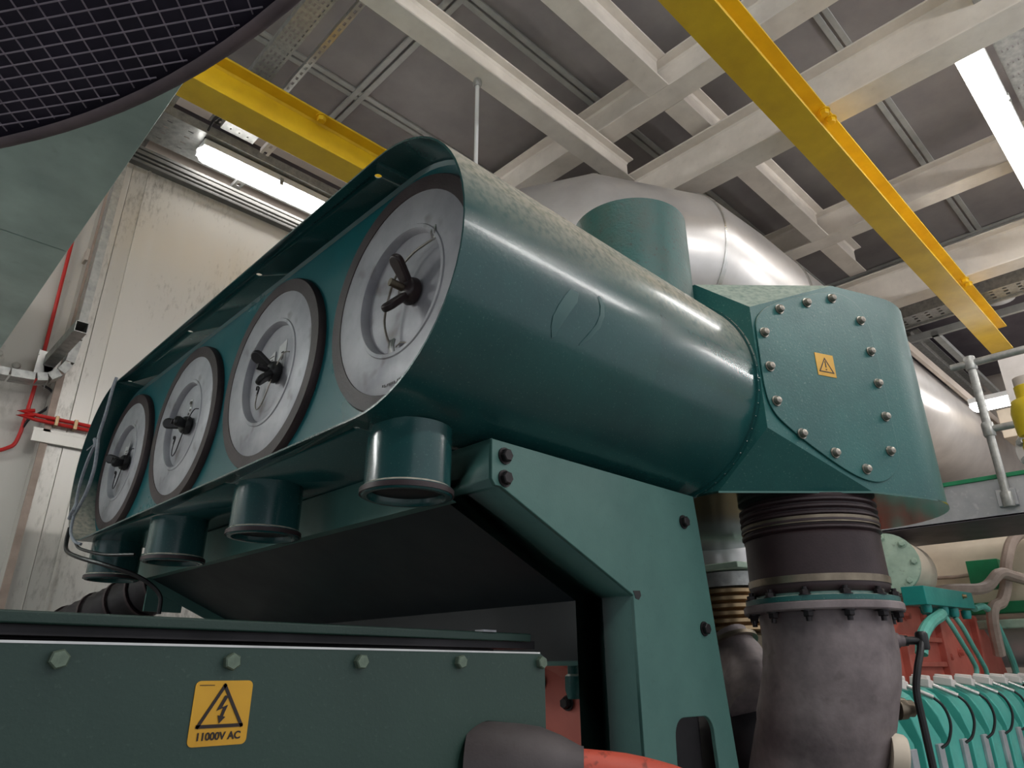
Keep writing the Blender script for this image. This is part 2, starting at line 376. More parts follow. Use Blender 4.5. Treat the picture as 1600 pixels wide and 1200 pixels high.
# ------------------------------------------------------------------ lights
def added_tube(x0, x1, y, z, label, group):  # fill tube added out of view, glowing all round
    r = thing('ceiling_light', label, 'light fitting', ((x0+x1)/2, y, z), group)
    MB().tube([(x0+.03, y, z), (x1-.03, y, z)], .045, 16).build('tube', 'fill_tube', r)
    for x in (x0, x1-.03): MB().box(x, x+.03, y-.03, y+.03, z-.04, z+.04).build('end_holder', 'fixture', r, smooth=False)
    for x in (x0+.015, x1-.015): MB().cyl((x, y, z+.04), (x, y, 3.6), .004, n=8).build('hanger', 'galv', r)
    return r
def batten(x0, x1, y, z, w_, label, along='x', group=None):
    c = ((x0+x1)/2, y, z) if along == 'x' else (y, (x0+x1)/2, z)
    r = thing('ceiling_light', label, 'light fitting', c, group)
    n = 12; prof = []
    for i in range(n+1):
        a = PI*i/n; prof.append((math.cos(a)*w_/2, -math.sin(a)*w_*.42))
    d = MB(); L_ = x1-x0
    pts = []
    secs = [(0, .15), (.015, .6), (.035, .9), (.06, 1)]
    secs = secs+[(L_-s_, f) for s_, f in secs[::-1]]
    vs = []; fs = []; m = len(prof)
    for s_, f in secs:
        for a, b in prof:
            vs.append((x0+s_, y+a*f, z+b*f) if along == 'x' else (y+a*f, x0+s_, z+b*f))
    for i in range(len(secs)-1):
        for j in range(m-1): fs.append((i*m+j, i*m+j+1, (i+1)*m+j+1, (i+1)*m+j))
        fs.append((i*m+m-1, i*m, (i+1)*m, (i+1)*m+m-1))
    fs.append(tuple(range(m))); fs.append(tuple((len(secs)-1)*m+j for j in range(m)))
    d.add(vs, fs); d.build('diffuser', 'tube', r)
    b = MB(); q = w_/2+.004
    if along == 'x': b.box(x0+.01, x1-.01, y-q, y+q, z, z+.045)
    else: b.box(y-q, y+q, x0+.01, x1-.01, z, z+.045)
    b.build('housing', 'fixture', r, smooth=False, bevel=.006)
    for f in (.3, .62):
        cl = MB()
        p = x0+(x1-x0)*f
        if along == 'x': cl.box(p-.012, p+.012, y-q-.008, y-q+.004, z-.03, z+.02)
        else: cl.box(y-q-.008, y-q+.004, p-.012, p+.012, z-.03, z+.02)
        cl.build('clip', 'galv', r, smooth=False, bevel=.002)
    return r
batten(.98, 2.66, 3.70, 2.90, .14, 'lit fluorescent fitting above the silver wall, seen behind the green filter box')
batten(3.41, 5.6, .285, 2.95, .13, 'lit fluorescent fitting at the top right, beyond the broad white beam')
batten(.35, 1.36, 7.08, 2.2, .16, 'small distant lit fitting behind the galvanised handrail', along='y')
G = 'ceiling fittings outside the view'
batten(-.9, 1.4, .285, 2.95, .13, 'lit fluorescent fitting overhead in line with the one at top right', group=G)
added_tube(-.5, 1.3, -1.7, 2.45, 'added unseen fill tube hung over the right of the aisle', G)  # this and the next two added as uplight for ceiling and beams
added_tube(2.4, 4.2, -1.7, 2.45, 'added unseen fill tube hung farther along the right of the aisle', G)
added_tube(5.2, 7.0, -1.7, 2.45, 'added unseen fill tube hung near the far end of the aisle', G)
added_tube(-2.6, -.9, 1.2, 2.4, 'added unseen fill tube hung behind the viewer on the left', G)  # added behind the camera as more uplight
added_tube(-1.6, -.7, 2.9, 1.16, 'added unseen fill tube under the overhead duct', G)  # added to brighten the duct underside and the filter panel
batten(6.4, 8.4, .285, 2.95, .13, 'lit fluorescent fitting overhead near the far wall', group=G)

# ------------------------------------------------------------------ green air filter housing
YC, ZC, R = 1.0056, .687, .282
YL_ = 2.66
hs = thing('air_filter_housing', 'large teal-green painted air filter housing with a round barrel and bolted elbow box', 'air filter housing', (1.3, 1.6, .405))
def stadium(r, n=28):
    p = []
    for i in range(n+1):
        a = PI/2+PI*i/n; p.append((YC+math.cos(a)*r, ZC+math.sin(a)*r))       # near end (towards small y)
    for i in range(n+1):
        a = -PI/2+PI*i/n; p.append((YL_+math.cos(a)*r, ZC+math.sin(a)*r))
    return p
def shell_mesh(x0, x1, r0, r1):
    b = MB(); o = stadium(r0); q = stadium(r1); m = len(o)
    vs = [(x0, y, z) for y, z in o]+[(x1, y, z) for y, z in o]+[(x1, y, z) for y, z in q]+[(x0, y, z) for y, z in q]
    fs = [(k_*m+i, k_*m+(i+1) % m, ((k_+1) % 4)*m+(i+1) % m, ((k_+1) % 4)*m+i) for k_ in range(4) for i in range(m)]
    return b.add(vs, fs)
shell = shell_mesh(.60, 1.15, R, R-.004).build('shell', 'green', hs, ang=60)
# real drilled holes near the rim
cut = MB()
for y in (1.052, 1.60, 2.06, 2.61):
    cut.lathe((.633, y, .90), (0, 0, 1), [(0, .008), (.12, .008)], 16)
for y in (1.048, 1.593, 2.062):
    cut.lathe((.631, y, .36), (0, 0, 1), [(0, .007), (.12, .007)], 16)
co = cut.build('cutter', 'green', hs)
bo = shell.modifiers.new('b', 'BOOLEAN'); bo.object = co; bo.operation = 'DIFFERENCE'; bo.solver = 'EXACT'
bpy.context.view_layer.update()
dg = bpy.context.evaluated_depsgraph_get()
me = bpy.data.meshes.new_from_object(shell.evaluated_get(dg))
shell.modifiers.clear(); shell.data = me
bpy.data.objects.remove(co)
# recessed panel carrying the filters, weld lip around it
b = MB(); b.prism([(.690, y, z) for y, z in stadium(R-.004)], (.006, 0, 0)); b.build('filter_panel', 'green_face', hs, ang=60)
b = MB(); o = stadium(R-.0035); q = stadium(R-.012); m = len(o)
b.add([(.684, y, z) for y, z in o]+[(.690, y, z) for y, z in q]+[(.6905, y, z) for y, z in o], [(k_*m+i, k_*m+(i+1) % m, (k_+1)*m+(i+1) % m, (k_+1)*m+i) for k_ in range(2) for i in range(m)])
b.build('weld_bead', 'green_face', hs, ang=60)
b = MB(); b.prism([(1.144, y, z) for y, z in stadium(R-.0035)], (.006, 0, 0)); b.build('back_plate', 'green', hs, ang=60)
# barrel with a welded seam ring
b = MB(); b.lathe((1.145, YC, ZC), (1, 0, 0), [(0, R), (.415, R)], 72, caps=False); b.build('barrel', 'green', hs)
b = MB(); b.ring((1.548, YC, ZC), (1, 0, 0), R-.001, R+.006, .014, 72)
for i in range(26):
    a = PI*(.55+.9*i/25); b.lathe((1.552, YC+math.cos(a)*(R+.006), ZC+math.sin(a)*(R+.006)), (0, math.cos(a), math.sin(a)), [(0, .0028), (.002, .0018)], 6)
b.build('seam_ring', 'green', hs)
# faded leaf-shaped mark on the barrel
def on_barrel(x, a, r=R+.0012): return (x, YC+math.cos(a)*r, ZC+math.sin(a)*r)
bar = [o for o in bpy.data.objects if o.name == 'barrel'][0]
def ribbon(a, b, name):
    n_ = len(a); vs = []
    for (x, t) in a: vs.append(on_barrel(x, math.radians(t), R+.0008))
    for (x, t) in b: vs.append(on_barrel(x, math.radians(t), R+.0008))
    MB().add(vs, [(i, i+1, n_+i+1, n_+i) for i in range(n_-1)]).build(name, 'faded', bar, ang=60)
ribbon([(.837, -151.6), (.827, -155.3), (.825, -159.1), (.832, -163.5), (.844, -168.3), (.858, -172.2)], [(.844, -152.5), (.847, -155.4), (.855, -159.6), (.866, -163.9), (.879, -168.4), (.880, -172.1)], 'faded_mark')
ribbon([(.939, -175.6), (.955, -172.4), (.958, -168.1), (.951, -163.2), (.931, -157.2), (.909, -153.2)], [(.935, -174.6), (.944, -171.5), (.945, -168.0), (.939, -163.9), (.923, -158.6), (.907, -153.6)], 'faded_mark')
# vertical outlet pipe on the barrel
PX, PR = 1.4625, .163
b = MB(); n = 72; vs = []; fs = []
for i in range(n):
    a = 2*PI*i/n; y = YC+PR*math.sin(a); x = PX+PR*math.cos(a)
    zb = ZC+math.sqrt(max(0, R*R-(y-YC)**2))-.004
    for j, z in enumerate([zb+(1.20-zb)*t for t in (0, .25, .5, .75, 1)]): vs.append((x, y, z))
    vs.append((PX+(PR-.005)*math.cos(a), YC+(PR-.005)*math.sin(a), 1.20)); vs.append((PX+(PR-.005)*math.cos(a), YC+(PR-.005)*math.sin(a), zb))
for i in range(n):
    j = (i+1) % n
    for q_ in range(6): fs.append((i*7+q_, j*7+q_, j*7+q_+1, i*7+q_+1))
b.add(vs, fs).build('outlet_pipe', 'green_rough', hs)
b = MB(); pts = []
for i in range(n+1):
    a = 2*PI*i/n; y = YC+(PR+.003)*math.sin(a); pts.append((PX+(PR+.003)*math.cos(a), y, ZC+math.sqrt(max(0, R*R-(y-YC)**2))+.002))
b.tube(pts, .005, 8, caps=False); b.build('pipe_weld', 'green', hs)
# elbow box: octagonal entry, slanted faces, rounded far corners
ZT, ZB = 1.003, .413
A, Bq, Cq = (1.56, .867, ZT), (1.56, .718, .874), (1.56, .718, .544)
D_, E_, F_ = (1.56, .867, ZB), (1.843, .603, ZT), (1.843, .603, ZB)
mir = lambda p: (p[0], 2*YC-p[1], p[2])
arc = []
cx, cy, rr = 2.104, .7775, .26
a0 = math.atan2(-.927, -.376); a1 = 0
arc.append((1.843+.06, .603-.0243))
for i in range(15):
    a = a0+(a1-a0+0)*i/14; arc.append((cx+rr*math.cos(a), cy+rr*math.sin(a)))
arc = arc+[(x, 2*YC-y) for x, y in arc[::-1]]
plan = [(1.843, .603)]+arc+[(1.843, 2*YC-.603)]
b = MB(); vs = [(x, y, ZT) for x, y in plan]+[(x, y, ZB) for x, y in plan]; m = len(plan)
fs = [(i, i+1, m+i+1, m+i) for i in range(m-1)]
i0 = len(vs); vs += [A, Bq, Cq, D_, mir(A), mir(Bq), mir(Cq), mir(D_)]
iA, iB, iC, iD, jA, jB, jC, jD = range(i0, i0+8)
fs += [(iB, iC, m, 0), (iA, iB, 0), (iD, m, iC), (jB, m-1, 2*m-1, jC), (jA, m-1, jB), (jD, jC, 2*m-1)]
fs += [(iA, iB, iC, iD, jD, jC, jB, jA)]
fs += [tuple([iA]+list(range(0, m))+[jA])]
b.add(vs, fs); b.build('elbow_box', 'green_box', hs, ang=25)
b = MB(); pl = [(x, y) for x, y in plan]+[(1.56, 2*YC-.867), (1.56, .867)]
cxp = sum(p[0] for p in pl)/len(pl)
b.prism([(cxp+(x-cxp)*1.004, YC+(y-YC)*1.006, ZB-.004) for x, y in pl], (0, 0, .005)); b.build('bottom_plate', 'green_mirror', hs, ang=25)
# cover plate on the slanted front
U = V((.927, -.376, 0)).normalized(); NRM = V((-.376, -.927, 0)).normalized(); P0 = V((1.56, .718, 0))
def on_cover(s_, z, d=0): return P0+U*s_+NRM*d+V((0, 0, z))
ol = [(.006, .78), (.010, .83), (.036, .868), (.080, .897), (.158, .931), (.255, .968), (.300, .978), (.345, .975), (.385, .955), (.408, .915), (.418, .86), (.422, .70),
      (.421, .53), (.408, .487), (.378, .458), (.335, .440), (.285, .441), (.225, .460), (.140, .503), (.060, .553), (.022, .590), (.006, .650)]
ols = catmull([V((a, z, 0)) for a, z in ol+[ol[0]]], 5)[:-1]
cp = MB().prism([on_cover(p.x, p.y, .0005) for p in ols], NRM*.005).build('cover_plate', 'green_box', hs, ang=30, bevel=.0015)
for s_, z in [(.093, .882), (.193, .922), (.289, .955), (.382, .904), (.029, .802), (.395, .811), (.030, .707), (.397, .717), (.034, .615), (.398, .622), (.099, .538), (.388, .526), (.196, .500), (.291, .468)]:
    q = MB(); q.lathe(on_cover(s_, z, .0055), NRM, [(0, .0135), (.003, .0135), (.003, .011), (.008, .0105), (.013, .008), (.015, .003)], 18)
    q.build('cap_bolt', 'bolt', cp)
q = MB().obox(on_cover(.220, .742, .0062), U*.031, V((0, 0, 1))*.032, NRM*.0006).build('warning_label', 'sign', cp, smooth=False)
def tri_frame(c, ux, uz, nn, s_, th, top=1.0):
    """triangle outline built of three bars"""
    b = MB(); P_ = [c+uz*s_*.95*top, c-ux*s_-uz*s_*.72, c+ux*s_-uz*s_*.72]
    for i in range(3):
        p, q_ = P_[i], P_[(i+1) % 3]; d = (q_-p).normalized(); e = nn.cross(d)
        b.obox((p+q_)/2, (q_-p)/2+d*th*.5, e*th/2, nn*.0004)
    return b
Zv = V((0, 0, 1))
b = tri_frame(on_cover(.220, .739, .0070), U, Zv, NRM, .0235, .0028)
b.obox(on_cover(.220, .744, .0070), U*.0016, Zv*.009, NRM*.0004); b.obox(on_cover(.220, .729, .0070), U*.0018, Zv*.0018, NRM*.0004)
b.build('warning_symbol', 'ink', cp, smooth=False)
# drain stubs below the shell
for y in (YC, 1.557, 2.108, 2.66):
    q = MB().lathe((.718, y, .285), (0, 0, 1), [(.006, .066), (0, .070), (0, .078), (.004, .082), (.014, .082), (.018, .077), (.126, .077), (.126, .071), (.006, .066)], 40, caps=False)
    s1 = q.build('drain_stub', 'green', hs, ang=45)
    MB().lathe((.718, y, .298), (0, 0, 1), [(0, .0005), (0, .0765), (.002, .0765), (.002, .0005)], 32, caps=False).build('drain_cap', 'dark', s1)
    MB().ring((.718, y, .288), (0, 0, 1), .0815, .0838, .009, 36).build('stub_band', 'rubber', s1)

# ------------------------------------------------------------------ four air filters
def make_filter(label):
    r = thing('air_filter', label, 'air filter', (.69, YC, ZC-.245), 'round air filters in the green housing')
    X = .690; o = (X, YC, ZC); ax = (-1, 0, 0)
    MB().lathe(o, ax, [(0, .247), (.012, .247), (.018, .243), (.018, .212), (.012, .210)], 72, caps=False).build('rubber_ring', 'rubber', r, ang=50)
    MB().lathe((X-.002, YC, ZC), ax, [(0, .214), (.013, .214), (.0145, .211), (.0145, .140), (.017, .138), (.017, .131), (.013, .128), (-.001, .126)], 72, caps=False).build('end_cap', 'zinc', r, ang=40)
    MB().lathe((X-.001, YC, ZC), ax, [(0, .127), (.0012, .122), (.0012, .03), (.004, .02), (.006, .001)], 64, caps=False).build('centre_dish', 'zinc', r, ang=40)
    return r, X
def V3(x, y, z): return V((x, y, z))
def wing_nut(r, X, ang, mat):
    b = MB(); c = V3(X-.004, YC-.034, ZC-.014)
    b.lathe(c, (-1, 0, 0), [(0, .026), (.008, .028), (.022, .025), (.028, .014)], 24)
    for sg in (1, -1):
        d = V((0, math.cos(ang), math.sin(ang)))*sg; out = V((-1, 0, 0)); w_ = out.cross(d).normalized()
        pr = [c+out*.006+d*.012]
        base = c+out*.008
        # rounded flat paddle that flares away from the nut
        ax1 = (d*.8+out*.75).normalized(); nn = ax1.cross(w_).normalized()
        pts = []
        for i in range(13):
            t = -PI/2+PI*i/12; pts.append(base+ax1*(.060+.017*math.cos(t))+w_*(.0165*math.sin(t)))
        poly = [base+w_*.011]+[base+ax1*.008+w_*.0115]+pts[::-1]+[base+ax1*.008-w_*.0115, base-w_*.011]
        b.prism([p-nn*.0075 for p in poly], nn*.015)
    n_ = b.build('wing_nut', mat, r, ang=45, bevel=.005)
    MB().cyl(c+V((-.01, 0, 0)), c+V((-.055, .004, .004)), .008, n=14).build('stud', 'band', n_)
f4, X = make_filter('largest-looking round filter nearest the camera, with a dark wing nut and looped wire across it')
wing_nut(f4, X, math.radians(100), 'plastic_red')
wr = MB().tube([(X-.012, .905, ZC+.075), (X-.02, .925, ZC+.066), (X-.024, .96, ZC+.058), (X-.026, 1.0, ZC+.035), (X-.028, 1.022, ZC-.01), (X-.026, 1.035, ZC-.06), (X-.02, 1.028, ZC-.10), (X-.014, 1.024, ZC-.108)], .0024, 8, smooth=6)
wr.tube([(X-.012, 1.012, ZC-.118), (X-.01, 1.0, ZC-.112), (X-.008, .97, ZC-.118), (X-.007, .925, ZC-.098), (X-.007, .90, ZC-.06)], .0013, 8, smooth=5)
wv = wr.build('safety_wire', 'bolt', f4)
for (y, z) in ((.903, ZC+.085), (1.02, ZC-.115)):
    q = MB()
    for dy in (-.004, .004): q.tube([(X-.014, y+dy, z-.014), (X-.017, y+dy*1.2, z), (X-.014, y+dy, z+.014)], .0036, 8, smooth=3)
    q.build('ferrule', 'alu', wv)
fb, X = make_filter('x')
EY = {1: 1.557, 2: 2.108, 3: 2.66}
labels = {1: 'second round filter from the camera, paper notes, dark wing nut above a wire loop',
          2: 'third round filter from the camera, torn black-and-white sticker above its wing nut',
          3: 'smallest-looking round filter at the far left behind the hanging rope, with a paper tag'}
for kf in (1, 2, 3):
    r = fb if kf == 1 else copy_tree(fb)
    r.location.y = EY[kf]; r['label'] = labels[kf]; r['_w'] = list(r.location)
    EY[kf] = r
for kf in (1, 2, 3):
    r = EY[kf]; dy = r.location.y-YC
    def T(pts): return [(x, y+dy, z) for x, y, z in pts]
    YS = YC; c = None
    # wing nut at this filter
    ang = {1: 60, 2: 10, 3: 20}[kf]
    def wn(r, ang, mat):
        b = MB(); c = V3(X-.004, YC+dy-.032, ZC-.010)
        b.lathe(c, (-1, 0, 0), [(0, .026), (.008, .028), (.022, .025), (.028, .014)], 20)
        for sg in (1, -1):
            d = V((0, math.cos(ang), math.sin(ang)))*sg; out = V((-1, 0, 0)); w_ = out.cross(d).normalized()
            base = c+out*.008; ax1 = (d*.8+out*.75).normalized(); nn = ax1.cross(w_).normalized()
            pts = [base+ax1*(.058+.016*math.cos(t))+w_*(.0160*math.sin(t)) for t in [-PI/2+PI*i/10 for i in range(11)]]
            poly = [base+w_*.011, base+ax1*.008+w_*.0115]+pts[::-1]+[base+ax1*.008-w_*.0115, base-w_*.011]
            b.prism([p-nn*.0075 for p in poly], nn*.015)
        q = b.build('wing_nut', mat, r, ang=45, bevel=.005)
        MB().cyl(c+V((-.01, 0, 0)), c+V((-.052, .004, .004)), .008, n=12).build('stud', 'dark', q)
    wn(r, math.radians(ang), 'black')
    wv = MB().tube(T([(X-.014, YC+.045, ZC-.03), (X-.016, YC+.046, ZC-.07), (X-.018, YC+.03, ZC-.092), (X-.02, YC-.0, ZC-.085), (X-.022, YC-.03, ZC-.05), (X-.02, YC-.055, ZC-.0), (X-.012, YC-.068, ZC+.03), (X-.004, YC-.08, ZC+.032)]), .0015, 8, smooth=5).build('safety_wire', 'dark' if kf > 1 else 'bolt', r)
    MB().tube(T([(X-.016, YC+.05, ZC-.035), (X-.018, YC+.045, ZC-.028), (X-.016, YC+.038, ZC-.032), (X-.014, YC+.05, ZC-.05)]), .0022, 8, smooth=3).build('wire_twist', 'dark', wv)
    q = MB()
    if kf == 1:
        q2 = MB()
        q.add([(X-.004, YC+dy+.028, ZC+.0), (X-.004, YC+dy-.006, ZC+.012), (X-.005, YC+dy-.006, ZC+.058), (X-.004, YC+dy+.030, ZC+.048)], [(0, 1, 2, 3)])
        q2.add([(X-.0035, YC+dy-.016, ZC+.006), (X-.0035, YC+dy-.058, ZC+.0), (X-.0035, YC+dy-.060, ZC+.074), (X-.0035, YC+dy-.02, ZC+.066)], [(0, 1, 2, 3)])
    if kf == 2:
        q.add([(X-.0035, YC+dy-.0, ZC+.01), (X-.0035, YC+dy-.022, ZC+.008), (X-.0035, YC+dy-.020, ZC+.078), (X-.0035, YC+dy-.0, ZC+.082)], [(0, 1, 2, 3)])
    if kf == 3:
        q.add([(X-.006, YC+dy+.03, ZC+.0), (X-.009, YC+dy-.03, ZC+.012), (X-.012, YC+dy-.04, ZC+.068), (X-.006, YC+dy-.005, ZC+.055), (X-.005, YC+dy+.026, ZC+.062)], [(0, 1, 2, 3, 4)])
    if kf == 1:
        p2 = q2.build('paper_note', 'paper', r, smooth=False); so2 = p2.modifiers.new('s', 'SOLIDIFY'); so2.thickness = .0008
    pp = q.build('paper_note', 'paper', r, smooth=False)
    sol = pp.modifiers.new('s', 'SOLIDIFY'); sol.thickness = .0008
    q = MB()
    def ink(y0, y1, z0, z1): q.box(X-.0125 if kf == 3 else X-.0062, X-.0120 if kf == 3 else X-.0056, YC+dy+y0, YC+dy+y1, ZC+z0, ZC+z1)
    if kf == 1:
        ink(-.002, .024, .044, .046); ink(.002, .024, .035, .037); ink(.002, .02, .018, .020); ink(.004, .018, .009, .011)
        ink(-.052, -.040, .040, .043); ink(-.052, -.049, .022, .043); ink(-.046, -.043, .02, .036)
    if kf == 2:
        ink(-.018, -.003, .066, .074); ink(-.018, -.014, .055, .066); ink(-.018, -.003, .012, .024); ink(-.010, -.003, .03, .038); ink(-.018, -.012, .04, .048)
    if kf == 3:
        ink(-.026, -.008, .034, .036); ink(-.022, -.006, .026, .028); ink(-.018, -.004, .018, .020)
    q.build('printing', 'ink', pp, smooth=False)
# small stencilled line on the nearest filter rim
q = MB()
for i in range(20):
    a = math.radians(-111+i*1.55); p = (X-.0201, YC-math.cos(a)*-.0-(-.0), 0)
    y = YC+math.cos(a)*.196; z = ZC+math.sin(a)*.196
    if i % 6 != 5: q.obox((X-.0198, y, z), (.0003, 0, 0), V((0, -math.sin(a), math.cos(a)))*.0016, V((0, math.cos(a), math.sin(a)))*.0022)
q.build('stencil_marks', 'dark', f4, smooth=False)

# ------------------------------------------------------------------ rope at the far end of the housing
rp = MB()
rp.tube([(.592, 2.629, .974), (.588, 2.63, .93), (.586, 2.635, .84), (.586, 2.66, .77), (.586, 2.66, .735)], .0055, 8, smooth=6)
rp.tube([(.584, 2.655, .745), (.580, 2.70, .69), (.580, 2.735, .62), (.580, 2.735, .555), (.582, 2.72, .515)], .0055, 8, smooth=6)
rp.tube([(.584, 2.65, .745), (.578, 2.605, .70), (.578, 2.585, .63), (.578, 2.61, .56), (.580, 2.68, .515), (.582, 2.73, .495)], .0055, 8, smooth=6)
rp.tube([(.586, 2.68, .735), (.582, 2.655, .725), (.578, 2.66, .745), (.582, 2.68, .75), (.588, 2.665, .73)], .007, 8, smooth=5)
rp.tube([(.586, 2.66, .742), (.59, 2.80, .742)], .0022, 6)
rp.tube([(.58, 2.77, .49), (.575, 2.73, .505), (.572, 2.70, .51), (.578, 2.71, .53)], .0065, 8, smooth=5)
rp.tube([(.582, 2.73, .50), (.582, 2.72, .44), (.586, 2.66, .40), (.60, 2.63, .388)], .005, 8, smooth=6)
tag(rp.build('rope', 'rope'), 'grey knotted rope looped over the far end of the green filter housing', 'rope')
cb = MB()
cb.tube([(.59, 2.78, .46), (.585, 2.76, .41), (.585, 2.72, .375), (.60, 2.62, .345), (.66, 2.52, .315), (.74, 2.45, .28), (.80, 2.42, .23), (.81, 2.42, .17)], .007, 8, smooth=6)
tag(cb.build('black_cable', 'black'), 'black cable drooping under the far end of the green housing', 'cable')
cb = MB().tube([(.60, 2.70, .40), (.60, 2.62, .372), (.64, 2.50, .345), (.70, 2.40, .34)], .005, 8, smooth=6)
tag(cb.build('black_cable', 'black'), 'thinner black cable looping just below the housing rim at the left', 'cable')
hl = thing('corrugated_hose', 'dark ribbed hose below the far left drain stub', 'hose', (.75, 3.0, .05))
prof = []
b = MB(); P_ = [V((.93, 2.78, .30)), V((.86, 2.95, .24)), V((.76, 3.2, .16)), V((.66, 3.5, .06)), V((.60, 3.62, -.1))]
Pc = catmull(P_, 12); b.tube(Pc, [(.075 + (.008 if i % 2 else 0)) for i in range(len(Pc))], 18); b.build('hose', 'dark', hl, ang=60)
for i in range(0, len(Pc)-1, 6):
    d = (Pc[i+1]-Pc[i]); MB().ring(Pc[i], d, .08, .088, .010, 24).build('rib', 'rubber', hl)

# ------------------------------------------------------------------ support frame
fr = thing('support_frame', 'green steel support frame with a bolted cranked side plate under the green housing', 'frame', (1.3, 1.5, -1.65))
Yp = .911
outer = [(.835, .400), (1.512, .400), (1.522, .33), (1.60, -.30), (1.75, -1.45), (1.75, -1.65), (1.25, -1.65), (1.242, -.2), (1.239, .147), (.859, .313), (.845, .313), (.835, .325)]
# plate with an oblong window: outline split around the hole
hx0, hx1, hz0, hz1, hr = 1.352, 1.500, -.42, -.090, .035
b = MB()
def pz(x, z): return (x, Yp, z)
def plate(poly): b.prism([pz(*p) for p in poly], (0, .01, 0))
bm = bmesh.new()
ov = [bm.verts.new((x, 0, z)) for x, z in outer]
oe = [bm.edges.new((ov[i], ov[(i+1) % len(ov)])) for i in range(len(ov))]
hp = []
for (cx_, cz_, s0) in ((hx1-hr, hz1-hr, 0), (hx0+hr, hz1-hr, 90), (hx0+hr-.01, hz0+hr, 180), (hx1-hr+.02, hz0+hr, 270)):
    for i in range(7):
        a = math.radians(s0+i*15); hp.append((cx_+hr*math.cos(a), cz_+hr*math.sin(a)))
hv = [bm.verts.new((x, 0, z)) for x, z in hp]
he = [bm.edges.new((hv[i], hv[(i+1) % len(hv)])) for i in range(len(hv))]
sl = [bm.verts.new((x, 0, z)) for x, z in ((1.236, .152), (1.252, .156), (1.262, .150), (1.256, .138), (1.243, .136))]
bmesh.ops.triangle_fill(bm, use_beauty=True, edges=oe+he)
bm.verts.index_update()
vs = [tuple(v.co) for v in bm.verts]; fs = [tuple(v.index for v in f.verts) for f in bm.faces]
# border edges for thickness
bd = [(e.verts[0].index, e.verts[1].index) for e in bm.edges if len(e.link_faces) == 1]
bm.free()
n0 = len(vs)
vv = [(x, Yp, z) for x, y, z in vs]+[(x, Yp+.010, z) for x, y, z in vs]
ff = fs+[tuple(n0+i for i in f[::-1]) for f in fs]+[(i, j, n0+j, n0+i) for i, j in bd]
b.add(vv, ff); sp = b.build('side_plate', 'green_frame', fr, ang=30, bevel=.002)
# inner flange following the plate's inner edge (the visible depth of the leg)
fl = [(.835, .400), (.835, .325), (.845, .313), (.859, .313), (1.239, .147), (1.242, -.2), (1.25, -1.65)]
q = MB()
for i in range(len(fl)-1):
    (xa, za), (xb, zb) = fl[i], fl[i+1]
    d = V((xb-xa, 0, zb-za)).normalized(); nn = V((-d.z, 0, d.x))
    if nn.x < 0 and i != 3: nn = nn
    q.add([(xa, Yp+.008, za), (xb, Yp+.008, zb), (xb, Yp+.16, zb), (xa, Yp+.16, za), (xa+.008, Yp+.008, za+.004), (xb+.008, Yp+.008, zb+.004), (xb+.008, Yp+.15, zb+.004), (xa+.008, Yp+.15, za+.004)],
          [(0, 1, 2, 3), (4, 7, 6, 5), (0, 4, 5, 1), (3, 2, 6, 7), (0, 3, 7, 4), (1, 5, 6, 2)])
q.build('inner_flange', 'green_frame', fr, ang=30)
MB().box(.835, 1.512, Yp+.005, Yp+.12, .392, .400).build('top_flange', 'green_frame', fr, smooth=False)
q = MB().box(.842, .850, Yp+.14, 2.87, .308, .402); q.box(.842, .93, Yp+.14, 2.87, .394, .402); q.box(.842, .90, Yp+.14, 2.87, .308, .314)
q.build('cross_beam', 'green_frame', fr, smooth=False, bevel=.0015)
# sloping tray sheet and its upright back
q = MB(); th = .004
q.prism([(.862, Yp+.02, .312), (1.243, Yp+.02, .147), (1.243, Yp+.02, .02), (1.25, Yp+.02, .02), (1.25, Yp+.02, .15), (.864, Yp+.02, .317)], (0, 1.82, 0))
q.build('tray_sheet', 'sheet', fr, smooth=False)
q = MB().box(1.243, 1.252, 1.06, 2.74, .012, .022); q.obox((1.06, 2.735, .226), (.19, 0, -.083), (0, .004, 0), (.012, 0, .028)); q.build('sheet_lip', 'green_frame', fr, smooth=False)
q = MB().box(.862, .99, 2.735, 2.745, .20, .40).build('end_gusset', 'green_frame', fr, smooth=False)
q = MB().box(1.25, 1.40, 2.60, 2.75, -1.65, .30).build('rear_leg', 'green_frame', fr, smooth=False)
for x, z in ((.867, .372), (.867, .329), (1.455, .329), (1.500, .090)):
    MB().hexbolt((x, Yp, z), (0, -1, 0), .0125, .012, rot=random.random()).build('bolt', 'bolt_d', fr)
MB().prism([(1.238, Yp-.0008, .156), (1.262, Yp-.0008, .158), (1.265, Yp-.0008, .148), (1.256, Yp-.0008, .139), (1.245, Yp-.0008, .141)], (0, .0006, 0)).build('corner_slot', 'black', sp, smooth=False)

# ------------------------------------------------------------------ terminal box in front
tb = thing('terminal_box', 'dull green alternator terminal box along the bottom left, bolted front cover', 'terminal box', (0, 1.0, -1.65))
YT = .86
MB().box(-1.2, .905, YT+.004, YT+.22, -1.65, .02).build('body', 'green_dull', tb, smooth=False, bevel=.003)
